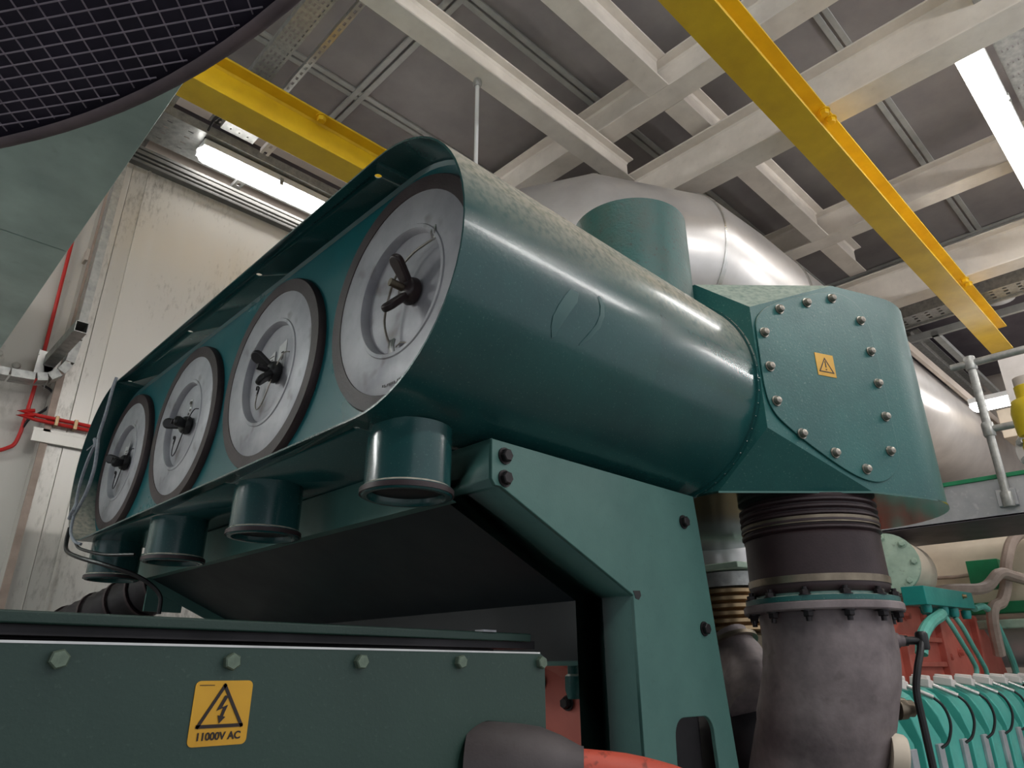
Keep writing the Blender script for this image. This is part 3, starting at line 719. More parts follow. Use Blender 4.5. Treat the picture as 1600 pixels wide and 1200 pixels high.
# front cover with a round hole for the rubber boot
bm = bmesh.new(); hc = (.785, -.135); hrr = .058
ov = [bm.verts.new((x, 0, z)) for x, z in ((-1.2, .029), (.90, .029), (.912, .022), (.912, -1.60), (-1.2, -1.60))]
oe = [bm.edges.new((ov[i], ov[(i+1) % 5])) for i in range(5)]
hv = [bm.verts.new((hc[0]+hrr*math.cos(2*PI*i/32), 0, hc[1]+hrr*1.15*math.sin(2*PI*i/32))) for i in range(32)]
he = [bm.edges.new((hv[i], hv[(i+1) % 32])) for i in range(32)]
bmesh.ops.triangle_fill(bm, use_beauty=True, edges=oe+he); bm.verts.index_update()
vs = [tuple(v.co) for v in bm.verts]; fs = [tuple(v.index for v in f.verts) for f in bm.faces]
bd = [(e.verts[0].index, e.verts[1].index) for e in bm.edges if len(e.link_faces) == 1]; bm.free(); n0 = len(vs)
b = MB().add([(x, YT, z) for x, y, z in vs]+[(x, YT+.004, z) for x, y, z in vs], fs+[tuple(n0+i for i in f[::-1]) for f in fs]+[(i, j, n0+j, n0+i) for i, j in bd])
fc = b.build('front_cover', 'green_dull', tb, ang=30, bevel=.001)
MB().box(-1.2, .90, YT-.0008, YT+.004, .0275, .0300).build('worn_edge', 'alu', fc, smooth=False)
for i, (x, z) in enumerate(((.020, .012), (.199, .013), (.377, .012), (.553, .013), (.726, .014), (.900, .014))):
    MB().hexbolt((x, YT, z), (0, -1, 0), .0098, .011, rot=.2+i*.35, washer=False).build('bolt', 'bolt_g', tb)
sg = thing('warning_sign', 'yellow electric shock warning sticker reading 11000V AC on the green terminal box', 'sign', (.374, YT, -.078))
sc_ = V((.374, YT-.0012, -.042))
ol = []
for (dx, dz, a_) in ((.0335-.006, .0335-.006, 0), (-.0335+.006, .0335-.006, 90), (-.0335+.006, -.0335+.006, 180), (.0335-.006, -.0335+.006, 270)):
    for i in range(6): a = math.radians(a_+18*i); ol.append((dx+.006*math.cos(a), dz+.006*math.sin(a)))
MB().prism([sc_+V((x, 0, z)) for x, z in ol], (0, .0010, 0)).build('backing', 'sign', sg, smooth=False)
ux = V((1, 0, 0)); ny = V((0, -1, 0))
tri_frame(sc_+V((0, -.0005, .0045)), ux, Zv, ny, .0250, .0036).build('triangle', 'ink', sg, smooth=False)
bolt_poly = [(.0015, .0165), (-.0065, .0005), (.0010, .0035), (-.0012, -.0045), (-.0042, -.0040), (-.0015, -.0125), (.0050, -.0058), (.0020, -.0052), (.0062, .0065), (-.0005, .0040), (.0055, .0155)]
MB().prism([sc_+V((x, -.0006, z+.0015)) for x, z in bolt_poly], (0, -.0005, 0)).build('lightning_bolt', 'ink', sg, smooth=False)
def text(body, size, loc, rotm, mat, parent, name):
    cu = bpy.data.curves.new(name, 'FONT'); cu.body = body; cu.size = size; cu.align_x = 'CENTER'; cu.align_y = 'CENTER'; cu.extrude = .0002; cu.offset = size*.03
    o = bpy.data.objects.new(name, cu); C.objects.link(o); o.matrix_world = Matrix.Translation(V(loc)+V((0, 0, EZ))) @ rotm
    bpy.context.view_layer.update()
    me = bpy.data.meshes.new_from_object(o.evaluated_get(bpy.context.evaluated_depsgraph_get()))
    mw = o.matrix_world.copy(); bpy.data.objects.remove(o); me.transform(mw)
    pw = V(parent['_w']); me.transform(Matrix.Translation(-pw)); me.materials.clear(); me.materials.append(M[mat])
    o = bpy.data.objects.new(name, me); C.objects.link(o); o.parent = parent
    return o
rot = Matrix.Rotation(PI/2, 4, 'X')
text('11000V AC', .0108, sc_+V((0, -.0006, -.0240)), rot, 'ink', sg, 'lettering')
MB().box(sc_.x-.029, sc_.x-.012, sc_.y-.0006, sc_.y, sc_.z+.0285, sc_.z+.0292).build('small_print', 'ink', sg, smooth=False)

rl = thing('steel_rail', 'worn green steel rail running behind the top of the terminal box', 'rail', (0, 1.12, -.2))
MB().box(-.6, 1.126, 1.10, 1.118, .058, .0745).build('top_lip', 'green_dull', rl, smooth=False, bevel=.003)
MB().box(-.6, 1.15, 1.114, 1.20, .045, .0605).build('shelf', 'dark', rl, smooth=False)
MB().box(-.6, 1.10, 1.19, 1.21, -.25, .050).build('back_web', 'dark', rl, smooth=False)
MB().box(.985, 1.02, 1.095, 1.12, .074, .078).build('paint_flake', 'zinc', rl, smooth=False)

bt = thing('cable_boot', 'grey-black tapered rubber boot with a red cable coming out of the terminal box', 'cable boot', (.80, .80, -.25))
b0, b1 = V((.770, .885, -.125)), V((.880, .756, -.131))
ax = (b1-b0); Lb = ax.length
MB().lathe(b0, ax, [(0, .055), (.02, .058), (Lb*.45, .056), (Lb*.62, .053), (Lb*.8, .043), (Lb*.97, .030), (Lb, .0295), (Lb, .026)], 40, caps=False).build('boot', 'boot', bt)
MB().tube([b1-ax*.1, b1, b1+V((.06, -.055, -.010)), b1+V((.12, -.12, -.04)), b1+V((.17, -.2, -.12))], .0265, 20, smooth=4).build('cable', 'redcable', bt)

# ------------------------------------------------------------------ rubber hose and cast pipe
HX, HY = 1.87, .79
ho = thing('intake_hose', 'thick dark rubber hose with two tarnished band clamps below the green elbow box', 'hose', (HX, HY, .18))
prof = [(0, .160), (.012, .167)]
prof += [(.02, .168), (.135, .166), (.14, .168)]
for i in range(5):
    z = .145+i*.017; prof += [(z, .163), (z+.004, .172), (z+.009, .172), (z+.013, .163)]
prof += [(.235, .160)]
MB().lathe((HX, HY, .176), (0, 0, 1), prof, 56).build('hose', 'rubber', ho, ang=60)
for z in (.338, .198):
    q = MB().ring((HX, HY, z), (0, 0, 1), .167, .1705, .017, 56)
    a = math.radians(160)
    qq = q.build('band_clamp', 'band', ho)
cpz = thing('cast_pipe', 'dark grey cast iron pipe with a bolted flange under the rubber hose', 'pipe', (HX, HY, -1.0))
b = MB(); b.lathe((HX, HY, .133), (0, 0, 1), [(0, .150), (.0, .187), (.003, .190), (.017, .190), (.020, .187), (.020, .158), (.045, .152)], 56)
b.build('flange', 'cast', cpz, ang=40)
MB().lathe((HX, HY, .154), (0, 0, 1), [(0, .150), (0, .183), (.012, .183), (.014, .176), (.014, .160), (.030, .156), (.030, .150)], 56).build('hose_flange', 'green_box', cpz, ang=40)
path = [V((HX, HY, .135)), V((HX, HY, .03)), V((HX+.005, HY+.03, -.08)), V((HX+.02, HY+.08, -.20)), V((HX+.06, HY+.14, -.34)), V((HX+.10, HY+.16, -.5)), V((HX+.10, HY+.16, -1.65))]
MB().tube(path, [.155, .157, .155, .15, .15, .15, .15], 40, smooth=6).build('pipe_body', 'cast', cpz, ang=60)
for i in range(12):
    a = 2*PI*i/12+.22; p = V((HX+.172*math.cos(a), HY+.172*math.sin(a), 0))
    q = MB().hexbolt(p+V((0, 0, .133)), (0, 0, -1), .012, .014); q.cyl(p+V((0, 0, .108)), p+V((0, 0, .186)), .0065, n=10)
    q.build('bolt', 'bolt_d', cpz)
    MB().hexbolt(p+V((0, 0, .166)), (0, 0, 1), .012, .012).build('nut', 'bolt_d', cpz)
for i, (a, dz) in enumerate(((-42, .070), (-44, -.085))):
    a = math.radians(a); d = V((math.cos(a), math.sin(a), 0)); p = V((HX, HY, dz))+d*.145
    MB().lathe(p, d, [(0, .026), (.018, .024), (.018, .019), (.036, .019), (.036, .014), (.05, .014)], 20).build('boss', 'band' if i else 'cast', cpz, ang=40)
d = V((math.cos(math.radians(-70)), math.sin(math.radians(-70)), 0))
MB().lathe(V((HX-.02, HY+.02, -.175))+d*.12, V((.5, -.8, -.15)), [(0, .045), (.03, .043), (.036, .038), (.036, 0.001)], 28).build('end_plug', 'cream', cpz, ang=40)
sn = thing('sensor_lead', 'black sensor plug with a drooping black cable beside the cast pipe', 'cable', (2.03, .65, 0))
a = math.radians(-42); d = V((math.cos(a), math.sin(a), 0)); p = V((HX, HY, .070))+d*.185
MB().lathe(p, d, [(0, .011), (.008, .013), (.02, .013), (.022, .010), (.05, .010), (.052, .013)], 16).build('plug', 'black', sn)
MB().lathe(p+d*.060+V((0, 0, -.022)), (0, 0, 1), [(0, .013), (.006, .015), (.038, .015), (.044, .011)], 16).build('elbow', 'black', sn)
q0 = p+d*.058
MB().tube([q0+V((-.004, 0, .0)), q0+V((-.03, .0, -.030)), q0+V((-.06, .005, -.07)), q0+V((-.075, .012, -.12)), q0+V((-.072, .012, -.2)), q0+V((-.065, .012, -.32)), q0+V((-.06, .012, -.6))], .0085, 10, smooth=6).build('cable', 'black', sn)

# things seen between frame leg and cast pipe
tv = thing('turbocharger', 'dark cast turbocharger housing behind the green frame leg', 'turbocharger', (2.2, 1.15, -.6))
MB().box(1.66, 2.08, 1.30, 2.0, -1.65, -.02).build('bearing_housing', 'dark', tv, smooth=False, bevel=.03)
MB().lathe((2.32, 1.30, -.24), (.55, -.5, .2), [(-.16, .05), (-.14, .13), (-.06, .20), (.03, .21), (.10, .17), (.12, .10)], 40).build('volute', 'dark', tv, ang=60)
MB().tube([(2.28, 1.30, .10), (2.26, 1.24, .02), (2.2, 1.16, -.10)], [.075, .08, .10], 28, smooth=4).build('neck', 'cast', tv)
MB().ring((2.275, 1.285, .075), (.1, .3, .6), .07, .095, .012, 32).build('neck_clamp', 'band', tv)
MB().box(2.13, 2.3, 1.15, 1.6, -1.65, -.35).build('casing', 'dark', tv, smooth=False, bevel=.02)
bl = thing('steel_bellows', 'brass-coloured ribbed metal bellows behind the frame leg', 'bellows', (2.55, 1.42, .1))
b = MB(); prof = []
for i in range(6):
    z = .125+i*.026; prof += [(z, .135), (z+.007, .152), (z+.019, .152), (z+.026, .135)]
b.lathe((2.52, 1.42, .0), (0, .05, 1), prof, 48); b.build('ribs', 'brass', bl, ang=50)
MB().lathe((2.52, 1.42, .06), (0, .05, 1), [(0, .13), (.05, .15), (.06, .13)], 40).build('lower_collar', 'band', bl)
b = MB().lathe((2.53, 1.43, .285), (0, .05, 1), [(0, .13), (0, .15), (.05, .155), (.05, .13)], 40); b.build('upper_collar', 'galv', bl)
b = MB().lathe((2.53, 1.43, .340), (0, .05, 1), [(0, .13), (0, .205), (.022, .205), (.022, .13)], 6); b.build('flange', 'pale', bl, ang=30, bevel=.004)
MB().hexbolt((2.50, 1.26, .362), (0, 0, 1), .022, .03).build('nut', 'pale', bl)
ld = thing('lagged_pipe', 'silver clad vertical pipe behind the frame leg, above the brass bellows', 'pipe', (2.55, 1.45, .36))
b = MB().tube([(2.54, 1.44, .362), (2.54, 1.45, .44), (2.62, 1.50, .56), (2.8, 1.62, .72), (3.1, 1.75, 1.0), (3.2, 1.8, 1.6)], .175, 36, smooth=4); b.build('cladding', 'lag', ld, ang=40)
MB().ring((2.55, 1.455, .470), (.12, .1, 1), .175, .180, .008, 40).build('seam_band', 'galv', ld)

en = thing('engine_block', 'pinkish-red engine housing glimpsed between terminal box and frame leg', 'engine', (1.8, 1.6, -1.0))
MB().lathe((1.45, 1.46, -.29), (1, 0, 0), [(0, .24), (.01, .31), (.06, .32), (.07, .34), (.15, .34)], 48).build('flywheel_housing', 'redpaint', en, ang=40)
MB().box(2.34, 6.2, 1.215, 1.95, -1.65, -.62).build('block', 'turqd', en, smooth=False, bevel=.02)
for i in range(7):
    a = math.radians(40+i*22); MB().hexbolt((1.451, 1.46+.275*math.cos(a), -.29+.275*math.sin(a)), (-1, 0, 0), .014, .018).build('bolt', 'bolt_d', en)
vf = thing('drain_valve', 'small dark green valve in the gap beside the frame leg', 'valve', (1.37, 1.22, -.05))
MB().lathe((1.37, 1.2, -.06), (0, 0, 1), [(0, .014), (.02, .02), (.05, .02), (.055, .013), (.10, .013)], 18).build('body', 'green_box', vf, ang=40)
MB().lathe((1.37, 1.2, -.035), (.5, -.6, 0), [(0, .012), (.035, .012), (.036, .019), (.048, .019)], 16).build('port', 'turqd', vf, ang=40)

# ------------------------------------------------------------------ overhead duct and mesh intake, upper left
od = thing('overhead_duct', 'flat grey-green sheet metal duct passing overhead at the left', 'duct', (0, 1.5, 1.3))
b = MB().box(-1.8, .325, -1.6, 2.458, 1.30, 1.75); b.box(-1.8, .325, 2.462, 3.74, 1.30, 1.75); b.box(-1.8, .318, 2.44, 2.48, 1.305, 1.74)
b.build('duct_body', 'duct', od, smooth=False, bevel=.002)
MB().ring((-.17, 2.28, 1.299), (0, 0, -1), .088, .094, .004, 40).build('port_ring', 'dark', od)
ml = thing('mesh_intake', 'big round black mesh-covered intake with a grey-brown rim, overhead at the upper left', 'intake', (-1.167, .406, .75))
cc = V((-1.167, .406, 0)); RR = 1.424
MB().lathe(cc+V((0, 0, .765)), (0, 0, 1), [(0, .001), (0, RR-.008), (.25, RR-.008), (.25, .001)], 128, caps=False).build('backing', 'mesh', ml, ang=40)
MB().lathe(cc+V((0, 0, .752)), (0, 0, 1), [(0, RR-.020), (-.004, RR-.017), (-.006, RR-.010), (-.004, RR-.003), (.002, RR), (.30, RR), (.30, RR-.01)], 160, caps=False).build('rim', 'rim', ml, ang=60)
b = MB(); dd = [V((math.cos(t), math.sin(t), 0)) for t in (math.radians(46+2), math.radians(125))]
for k_, (d, pitch) in enumerate(((dd[0], .029), (dd[1], .0185))):
    e = V((-d.y, d.x, 0))
    i = -90
    while i <= 90:
        off = i*pitch; h2 = (RR-.02)**2-off**2
        i += 1
        if h2 <= 0: continue
        h = math.sqrt(h2); m_ = cc+e*off
        # keep only the part of each wire that reaches the side facing the room
        p0, p1 = m_-d*h, m_+d*h
        b.obox((p0+p1)/2+V((0, 0, .762-.0015*k_)), (p1-p0)/2, e*.0008, V((0, 0, .0008)))
mo = b.build('wire_mesh', 'wire', ml, smooth=False)
MB().cyl((-1.167, .406, 1.01), (-1.167, .406, 1.30), .45, n=48).build('neck', 'duct', ml)
for x_, y_ in ((-1.5, -1.2), (.1, -1.2), (-1.5, 3.4), (.1, 3.4)): MB().cyl((x_, y_, 1.75), (x_, y_, 3.6), .008, n=10).build('hanger_rod', 'galv', od)

# ------------------------------------------------------------------ left wall services
ct = thing('cable_tray', 'grey metal cable trunking running down the silver wall and bending left', 'cable tray', (.5, 3.7, 1.2))
seg = [(.63, 2.66), (.63, 1.50)]
cxb, czb, rb = .50, 1.44, .13
cur = [V((.625, 3.71, 2.66)), V((.625, 3.71, 1.50))]
for i in range(1, 5):
    a = math.radians(-i*22.5); cur.append(V((cxb+.125*math.cos(a), 3.71, czb-.0+.17*math.sin(a))))
cur += [V((.40, 3.71, 1.262)), V((-.6, 3.71, 1.232))]
for i in range(len(cur)-1):
    p, q_ = cur[i], cur[i+1]; d = (q_-p).normalized(); nn = V((0, 1, 0)).cross(d)
    g = .004
    q = MB(); c_ = (p+q_)/2; h_ = (q_-p)/2-d*g
    q.obox(c_-V((0, .045, 0)), h_, nn*.018, V((0, .0015, 0))); q.obox(c_+nn*.018, h_, V((0, .045, 0)), nn*.0012); q.obox(c_-nn*.018, h_, V((0, .045, 0)), nn*.0012)
    q.build('tray_section', 'galv', ct, smooth=False)
rc = thing('red_conduit', 'red conduit clipped down the wall at the far left', 'conduit', (.5, 3.8, 1.0))
MB().tube([(.52, 3.86, 2.5), (.52, 3.86, 2.07), (.531, 3.86, 1.42), (.530, 3.86, 1.20), (.522, 3.86, 1.02), (.49, 3.86, .965), (.40, 3.86, .93), (.2, 3.86, .92)], .009, 10, smooth=5).build('conduit', 'red', rc)
MB().tube([(.545, 3.84, 1.30), (.60, 3.83, 1.27), (.615, 3.83, 1.22), (.59, 3.84, 1.17), (.545, 3.85, 1.12), (.525, 3.86, 1.06)], .006, 8, smooth=5).build('branch', 'dark', rc)
MB().box(.585, .65, 3.80, 3.86, 2.0, 2.07).build('clip_box', 'beige', rc, smooth=False, bevel=.003)
rc2 = thing('red_conduit', 'twin red conduit running level along the wall to the green housing', 'conduit', (.7, 3.78, 1.1))
for z in (1.098, 1.120):
    MB().tube([(.545, 3.77, z+.02), (.56, 3.77, z), (1.4, 3.77, z)], .009, 10, smooth=3).build('conduit', 'red', rc2)
for x in (.64, .72): MB().box(x-.008, x+.008, 3.755, 3.80, 1.085, 1.133).build('clip', 'brass', rc2, smooth=False, bevel=.002)
b = MB().box(.56, 1.9, 3.775, 3.80, 1.00, 1.055); b.box(.56, 1.9, 3.785, 3.80, 1.055, 1.07)
struct(b.build('trim_20', 'wall', smooth=False, bevel=.002))
sb = thing('strut_bracket', 'short grey hollow strut bracket sticking out of the wall at the left', 'bracket', (.55, 3.8, 1.3))
q = MB(); o = V((.555, 3.80, 1.405)); e = V((.56, 3.28, 1.405))
for (dx, dz, w_, h_) in ((-.024, 0, .0015, .024), (.024, 0, .0015, .024), (0, .024, .024, .0015), (0, -.024, .024, .0015)):
    q.obox((o+e)/2+V((dx, 0, dz)), (e-o)/2, V((w_, 0, 0)), V((0, 0, h_)))
q.build('strut', 'galv', sb, smooth=False)
MB().box(.50, .61, 3.79, 3.80, 1.33, 1.45).build('wall_plate', 'alu', sb, smooth=False, bevel=.002)
MB().prism([(.535, 3.79, 1.375), (.575, 3.79, 1.375), (.56, 3.79, 1.26)], (0, .01, 0)).build('gusset', 'galv', sb, smooth=False)
for i, (x, z) in enumerate(((.44, 1.38), (.36, 1.42))):
    tag(MB().lathe((x, 3.9, z), (0, -1, 0), [(0, .018), (.012, .016), (.016, .008), (.017, .001)], 20).build('rivet_head', 'wall2'), ['round painted rivet head on the wall left of the strut bracket', 'second round painted rivet head, nearer the overhead duct'][i], 'rivet')

# trays and brackets above the silver wall
def tray(name, label, o, u, v, nrm, L_, W_, rows, pitch, slot, sw, mat='galv', sides=.0, cat='cable tray'):
    b = MB().perf(o, u, v, nrm, L_, W_, rows, pitch, slot, sw)
    if sides:
        u_, v_, n_ = V(u).normalized(), V(v).normalized(), V(nrm).normalized()
        for s_ in (0, W_): b.obox(V(o)+u_*L_/2+v_*s_+n_*sides/2, u_*L_/2, v_*.001, n_*sides/2)
    return tag(b.build(name, mat, smooth=False), label, cat)
tray('cable_tray', 'wide perforated galvanised tray above the left yellow beam, by the black mesh', (1.017, .8, 3.12), (0, 1, 0), (1, 0, 0), (0, 0, 1), 3.25, .112, 4, .042, .022, .011, sides=.05)
tray('strut_channel', 'narrow slotted strut channel running beside the wide perforated tray', (1.205, .8, 3.10), (0, 1, 0), (1, 0, 0), (0, 0, 1), 3.25, .034, 1, .05, .024, .013, mat='alu', sides=.03, cat='channel')
tray('cable_tray', 'dark perforated tray just above the lit fitting over the silver wall', (.45, 3.60, 2.96), (1, 0, 0), (0, 1, 0), (0, 0, 1), 5, .30, 4, .12, .03, .008, sides=.06)
tray('cable_tray', 'perforated tray crossing behind the left yellow beam near the wall', (.62, 3.05, 3.02), (0, 1, 0), (1, 0, 0), (0, 0, 1), 1.05, .16, 4, .05, .018, .008, sides=.06)
tray('cable_tray', 'short grey tray piece with a pointed end above the lit fitting', (1.04, 3.10, 3.0), (0, 1, 0), (1, 0, 0), (0, 0, 1), .45, .20, 3, .06, .012, .008, sides=.05)
tray('strut_channel', 'bright white slotted strut stub hanging beside the left yellow beam', (1.22, 3.14, 2.80), (0, 1, 0), (1, 0, 0), (0, 0, 1), .21, .05, 1, .07, .028, .018, mat='whitep', sides=.03, cat='channel')
tray('strut_channel', 'small slotted strut stub below the lit fitting', (1.26, 3.74, 2.86), (0, 1, 0), (1, 0, 0), (0, 0, 1), .16, .05, 1, .07, .028, .018, mat='galv', sides=.03, cat='channel')
b = MB().box(.4, 5, 3.98, 4.01, 2.84, 2.94); b.box(.4, 5, 4.05, 4.08, 2.84, 2.92)
tag(b.build('trunking', 'galv', smooth=False, bevel=.004), 'pair of grey trunking rails along the wall above the lit fitting', 'trunking')
b = MB()
for i, y in enumerate((3.63, 3.68, 3.73)): b.box(.4, 5, y, y+.05, 3.04-.008*i, 3.08)
tag(b.build('cable_trunking', 'under', smooth=False, bevel=.004), 'dark stepped trunking between the lit fitting and left yellow beam', 'trunking')
tag(MB().tube([(1.0, 3.67, 2.95), (.99, 3.60, 2.98), (1.0, 3.52, 3.02), (1.05, 3.46, 3.03), (1.12, 3.46, 3.0)], .006, 8, smooth=5).build('flex_lead', 'dark'), 'short dark lead looping up from the end of the lit fitting', 'cable')
tray('cable_tray', 'perforated grey tray beside the lit fitting at the top right', (3.1, .045, 3.05), (1, 0, 0), (0, 1, 0), (0, 0, 1), 5.5, .14, 5, .12, .02, .007, sides=.05)

# things at the far right under the ceiling
b = MB().perf((6.45, -2, 2.95), (0, 1, 0), (1, 0, 0), (0, 0, 1), 5.5, .22, 3, .1, .03, .03)
b.box(6.42, 6.45, -2, 3.5, 2.93, 3.03); b.box(6.67, 6.70, -2, 3.5, 2.93, 3.03)
tag(b.build('cable_tray', 'galv', smooth=False), 'distant ladder tray just beyond the farthest white beam', 'cable tray')
b = MB().box(7.3, 7.34, -2, 4, 3.05, 3.12); b.box(7.3, 9.6, 1.50, 1.56, 3.05, 3.1)
tag(b.build('steel_angle', 'batten', smooth=False), 'thin pale angle frame under the distant ceiling', 'angle')
tag(MB().ibeam((7.35, 1.75, 3.02), (9.8, 1.75, 3.02), .16, .18).build('steel_beam', 'galv', smooth=False), 'small grey channel running away beneath the distant ceiling', 'beam')
tag(MB().lathe((7.2, 2.22, 3.02), (0, 0, -1), [(0, .10), (.03, .10), (.05, .06), (.055, .001)], 24).build('smoke_detector', 'whitep'), 'small white round detector on the distant ceiling beside the elbow box', 'detector')
tag(MB().box(6.48, 6.66, 2.02, 2.22, 2.78, 2.93).build('junction_box', 'fixture', smooth=False, bevel=.01), 'small pale square box near the farthest white beam', 'junction box')
tag(MB().box(8.2, 8.9, .5, 1.36, 2.15, 2.45).build('wall_cabinet', 'cream', smooth=False, bevel=.01), 'distant cream box below the small distant fitting', 'cabinet')
for i, (y, x) in enumerate(((.55, 7.6), (.95, 7.4))):
    tag(MB().lathe((x, y, 3.30), (0, 0, -1), [(0, .13), (.05, .12), (.08, .05)], 20).build('lamp_cover', 'fixture'), ['pale round cap right of the yellow beam end', 'pale round cap just left of its twin by the yellow beam'][i], 'cover')
# ceiling dark zone ducts beyond the last beam
tag(MB().box(6.8, 9.6, -3, 4.0, 3.3, 3.6).build('flat_duct', 'under', smooth=False, bevel=.01), 'dark flat duct hung below the distant ceiling at the right', 'duct')

# ------------------------------------------------------------------ silver lagged exhaust duct
lg = thing('lagged_duct', 'large silver lagged exhaust duct bending behind the green barrel', 'duct', (3.5, 2.0, 1.8))
zc, r_ = 2.28, .45
pp = [V((2.58, 3.74, zc)), V((2.58, 2.62, zc)), V((2.80, 2.20, zc)), V((3.28, 1.95, zc)), V((3.72, 1.93, zc)), V((9.9, 1.93, zc))]
MB().tube(pp, r_, 56).build('cladding', 'lag', lg, ang=50)
for i, (p, d) in enumerate(((pp[1], (pp[2]-pp[0])), (pp[2], pp[3]-pp[1]), (pp[3], pp[4]-pp[2]), (V((4.15, 1.93, zc)), V((1, 0, 0))), (V((5.4, 1.93, zc)), V((1, 0, 0))))):
    MB().ring(p-d.normalized()*.015, d, r_-.002, r_+.008, .03, 56).build('seam_band', 'alu', lg)
MB().box(5.2, 9.9, 1.44, 1.47, 2.42, 2.50).build('edge_trim', 'beige', lg, smooth=False)
MB().cyl((9.2, 1.93, 2.7), (9.2, 1.93, 3.3), .01, n=10).build('hanger_rod', 'galv', lg)

# ------------------------------------------------------------------ walkway, rail and valve at the right
wk = thing('walkway_platform', 'grey raised walkway edge with a green top strip behind the elbow box', 'platform', (5.3, 1, .85))
MB().box(5.0, 5.012, -1.5, 2.4, .85, 1.075).build('side_plate', 'plat', wk, smooth=False)
MB().box(5.0, 5.78, -1.5, 2.4, .846, .858).build('underside', 'under', wk, smooth=False)
MB().box(4.985, 5.03, -1.5, 2.4, 1.075, 1.10).build('edge_strip', 'strip', wk, smooth=False, bevel=.003)
for y_ in (-1.3, 2.25): MB().box(5.4, 5.48, y_, y_+.08, -1.65, .85).build('leg', 'plat', wk, smooth=False)
for y in (.75, 1.28, 1.5): MB().hexbolt((5.0, y, .97), (-1, 0, 0), .02, .02).build('bolt', 'galv', wk)
hr = thing('handrail', 'galvanised tube handrail standing on the walkway', 'handrail', (4.97, .5, .9))
MB().tube([(4.97, .888, .915), (4.97, .888, 1.82)], .024, 18).build('post', 'galv', hr)
MB().tube([(4.97, .02, .915), (4.97, .02, 1.84)], .024, 18).build('post', 'galv', hr)
MB().tube([(4.97, 1.0, 1.82), (4.97, -1.4, 1.83)], .024, 18).build('top_rail', 'galv', hr)
MB().tube([(4.97, .89, 1.375), (4.97, -1.4, 1.36)], .022, 18).build('mid_rail', 'galv', hr)
for z in (1.82, 1.375, .94): MB().lathe((4.97, .888, z-.045), (0, 0, 1), [(0, .03), (.01, .034), (.08, .034), (.09, .03)], 18).build('clamp', 'galv', hr)
MB().box(4.96, 5.0, .84, .94, .90, 1.0).build('foot_plate', 'plat', hr, smooth=False, bevel=.004)
tag(MB().box(5.75, 5.87, .68, .86, .86, 2.10).build('steel_post', 'whitep', smooth=False), 'pale steel channel post behind the handrail', 'post')
vl = thing('gas_valve', 'yellow gas valve with a white bolted flange at the right edge', 'valve', (4.5, .56, .9))
MB().lathe((4.5, .58, 1.14), (0, 0, 1), [(0, .07), (.02, .10), (.16, .105), (.22, .09), (.23, .06), (.30, .06), (.31, .04)], 28).build('body', 'valve', vl, ang=40)
MB().lathe((4.5, .58, 1.44), (0, 0, 1), [(0, .055), (.05, .055), (.06, .03)], 20).build('top_nut', 'beige', vl)
fl_ = MB().lathe((4.46, .575, 1.08), (-.8, .3, 0), [(0, .13), (.03, .13), (.035, .125), (.035, .05)], 32).build('flange', 'whitep', vl, ang=40)
for i in range(6):
    a = 2*PI*i/6; d = V((-.8, .3, 0)).normalized(); u_ = V((0, 0, 1)); w_ = d.cross(u_)
    MB().hexbolt(V((4.46, .575, 1.08))+d*.035+(u_*math.cos(a)+w_*math.sin(a))*.10, d, .018, .02).build('bolt', 'galv', fl_)
MB().lathe((4.5, .60, .86), (0, 0, 1), [(0, .05), (.10, .05), (.14, .08), (.28, .08)], 24).build('lower_body', 'valve', vl, ang=40)
MB().tube([(4.5, .60, .90), (4.5, .3, .86), (4.5, -1.9, .86), (4.5, -2.0, .8), (4.5, -2.0, -1.65)], .04, 16, smooth=1).build('supply_pipe', 'valve', vl)

# ------------------------------------------------------------------ engine details at the lower right
eg = thing('coupling_housing', 'red-orange ribbed engine housing under the turquoise junction box', 'housing', (5.4, 1.5, -.1))
b = MB()
b.prism([(4.35, 1.5, -.25), (4.45, 1.5, .20), (4.75, 1.5, .36), (5.75, 1.5, .42), (6.25, 1.5, .36), (6.65, 1.5, .12), (6.85, 1.5, -.25)], (0, .12, 0))
b.build('casing', 'redpaint', eg, ang=30, bevel=.02)
for z in (-.22, .02, .16): MB().box(4.55, 5.2, 1.47, 1.51, z, z+.03).build('rib', 'redpaint', eg, smooth=False, bevel=.006)
for xa, xb, zt_ in ((4.52, 4.56, .19), (5.2, 5.26, .36), (6.0, 6.05, .36)): MB().box(xa, xb, 1.46, 1.51, -.22, zt_).build('rib', 'redpaint', eg, smooth=False, bevel=.006)
for x, z in ((4.7, .30), (5.0, .30), (5.35, .08), (5.6, .11)): MB().hexbolt((x, 1.5, z), (0, -1, 0), .022, .03).build('bolt', 'redpaint', eg)
jb = thing('junction_box', 'turquoise junction box on top of the red housing', 'junction box', (4.9, 1.35, .33))
MB().box(5.0, 5.2, 1.36, 1.56, .30, .44).build('mounting_block', 'turqd', jb, smooth=False, bevel=.004)
MB().obox((4.91, 1.35, .400), (.47, 0, .012), (0, .06, 0), (-.003, 0, .050)).build('box', 'turqd', jb, smooth=False, bevel=.004)
MB().hexbolt((5.16, 1.29, .425), (0, -1, 0), .012, .02).build('screw', 'brass', jb)
for x in (4.55, 4.85, 5.05, 5.3): MB().lathe((x, 1.33, .30), (0, 0, 1), [(0, .022), (.02, .028), (.05, .028)], 12).build('gland', 'turqd', jb)
def hose(pts, r, mat, label, name='control_hose', cat='hose', sm=6):
    return tag(MB().tube(pts, r, 10, smooth=sm).build(name, mat), label, cat)
hose([(4.72, 1.31, .30), (4.62, 1.30, .28), (4.45, 1.30, .24), (4.32, 1.31, .17), (4.27, 1.32, .08)], .032, 'hose', 'thick turquoise hose curving left under the junction box')
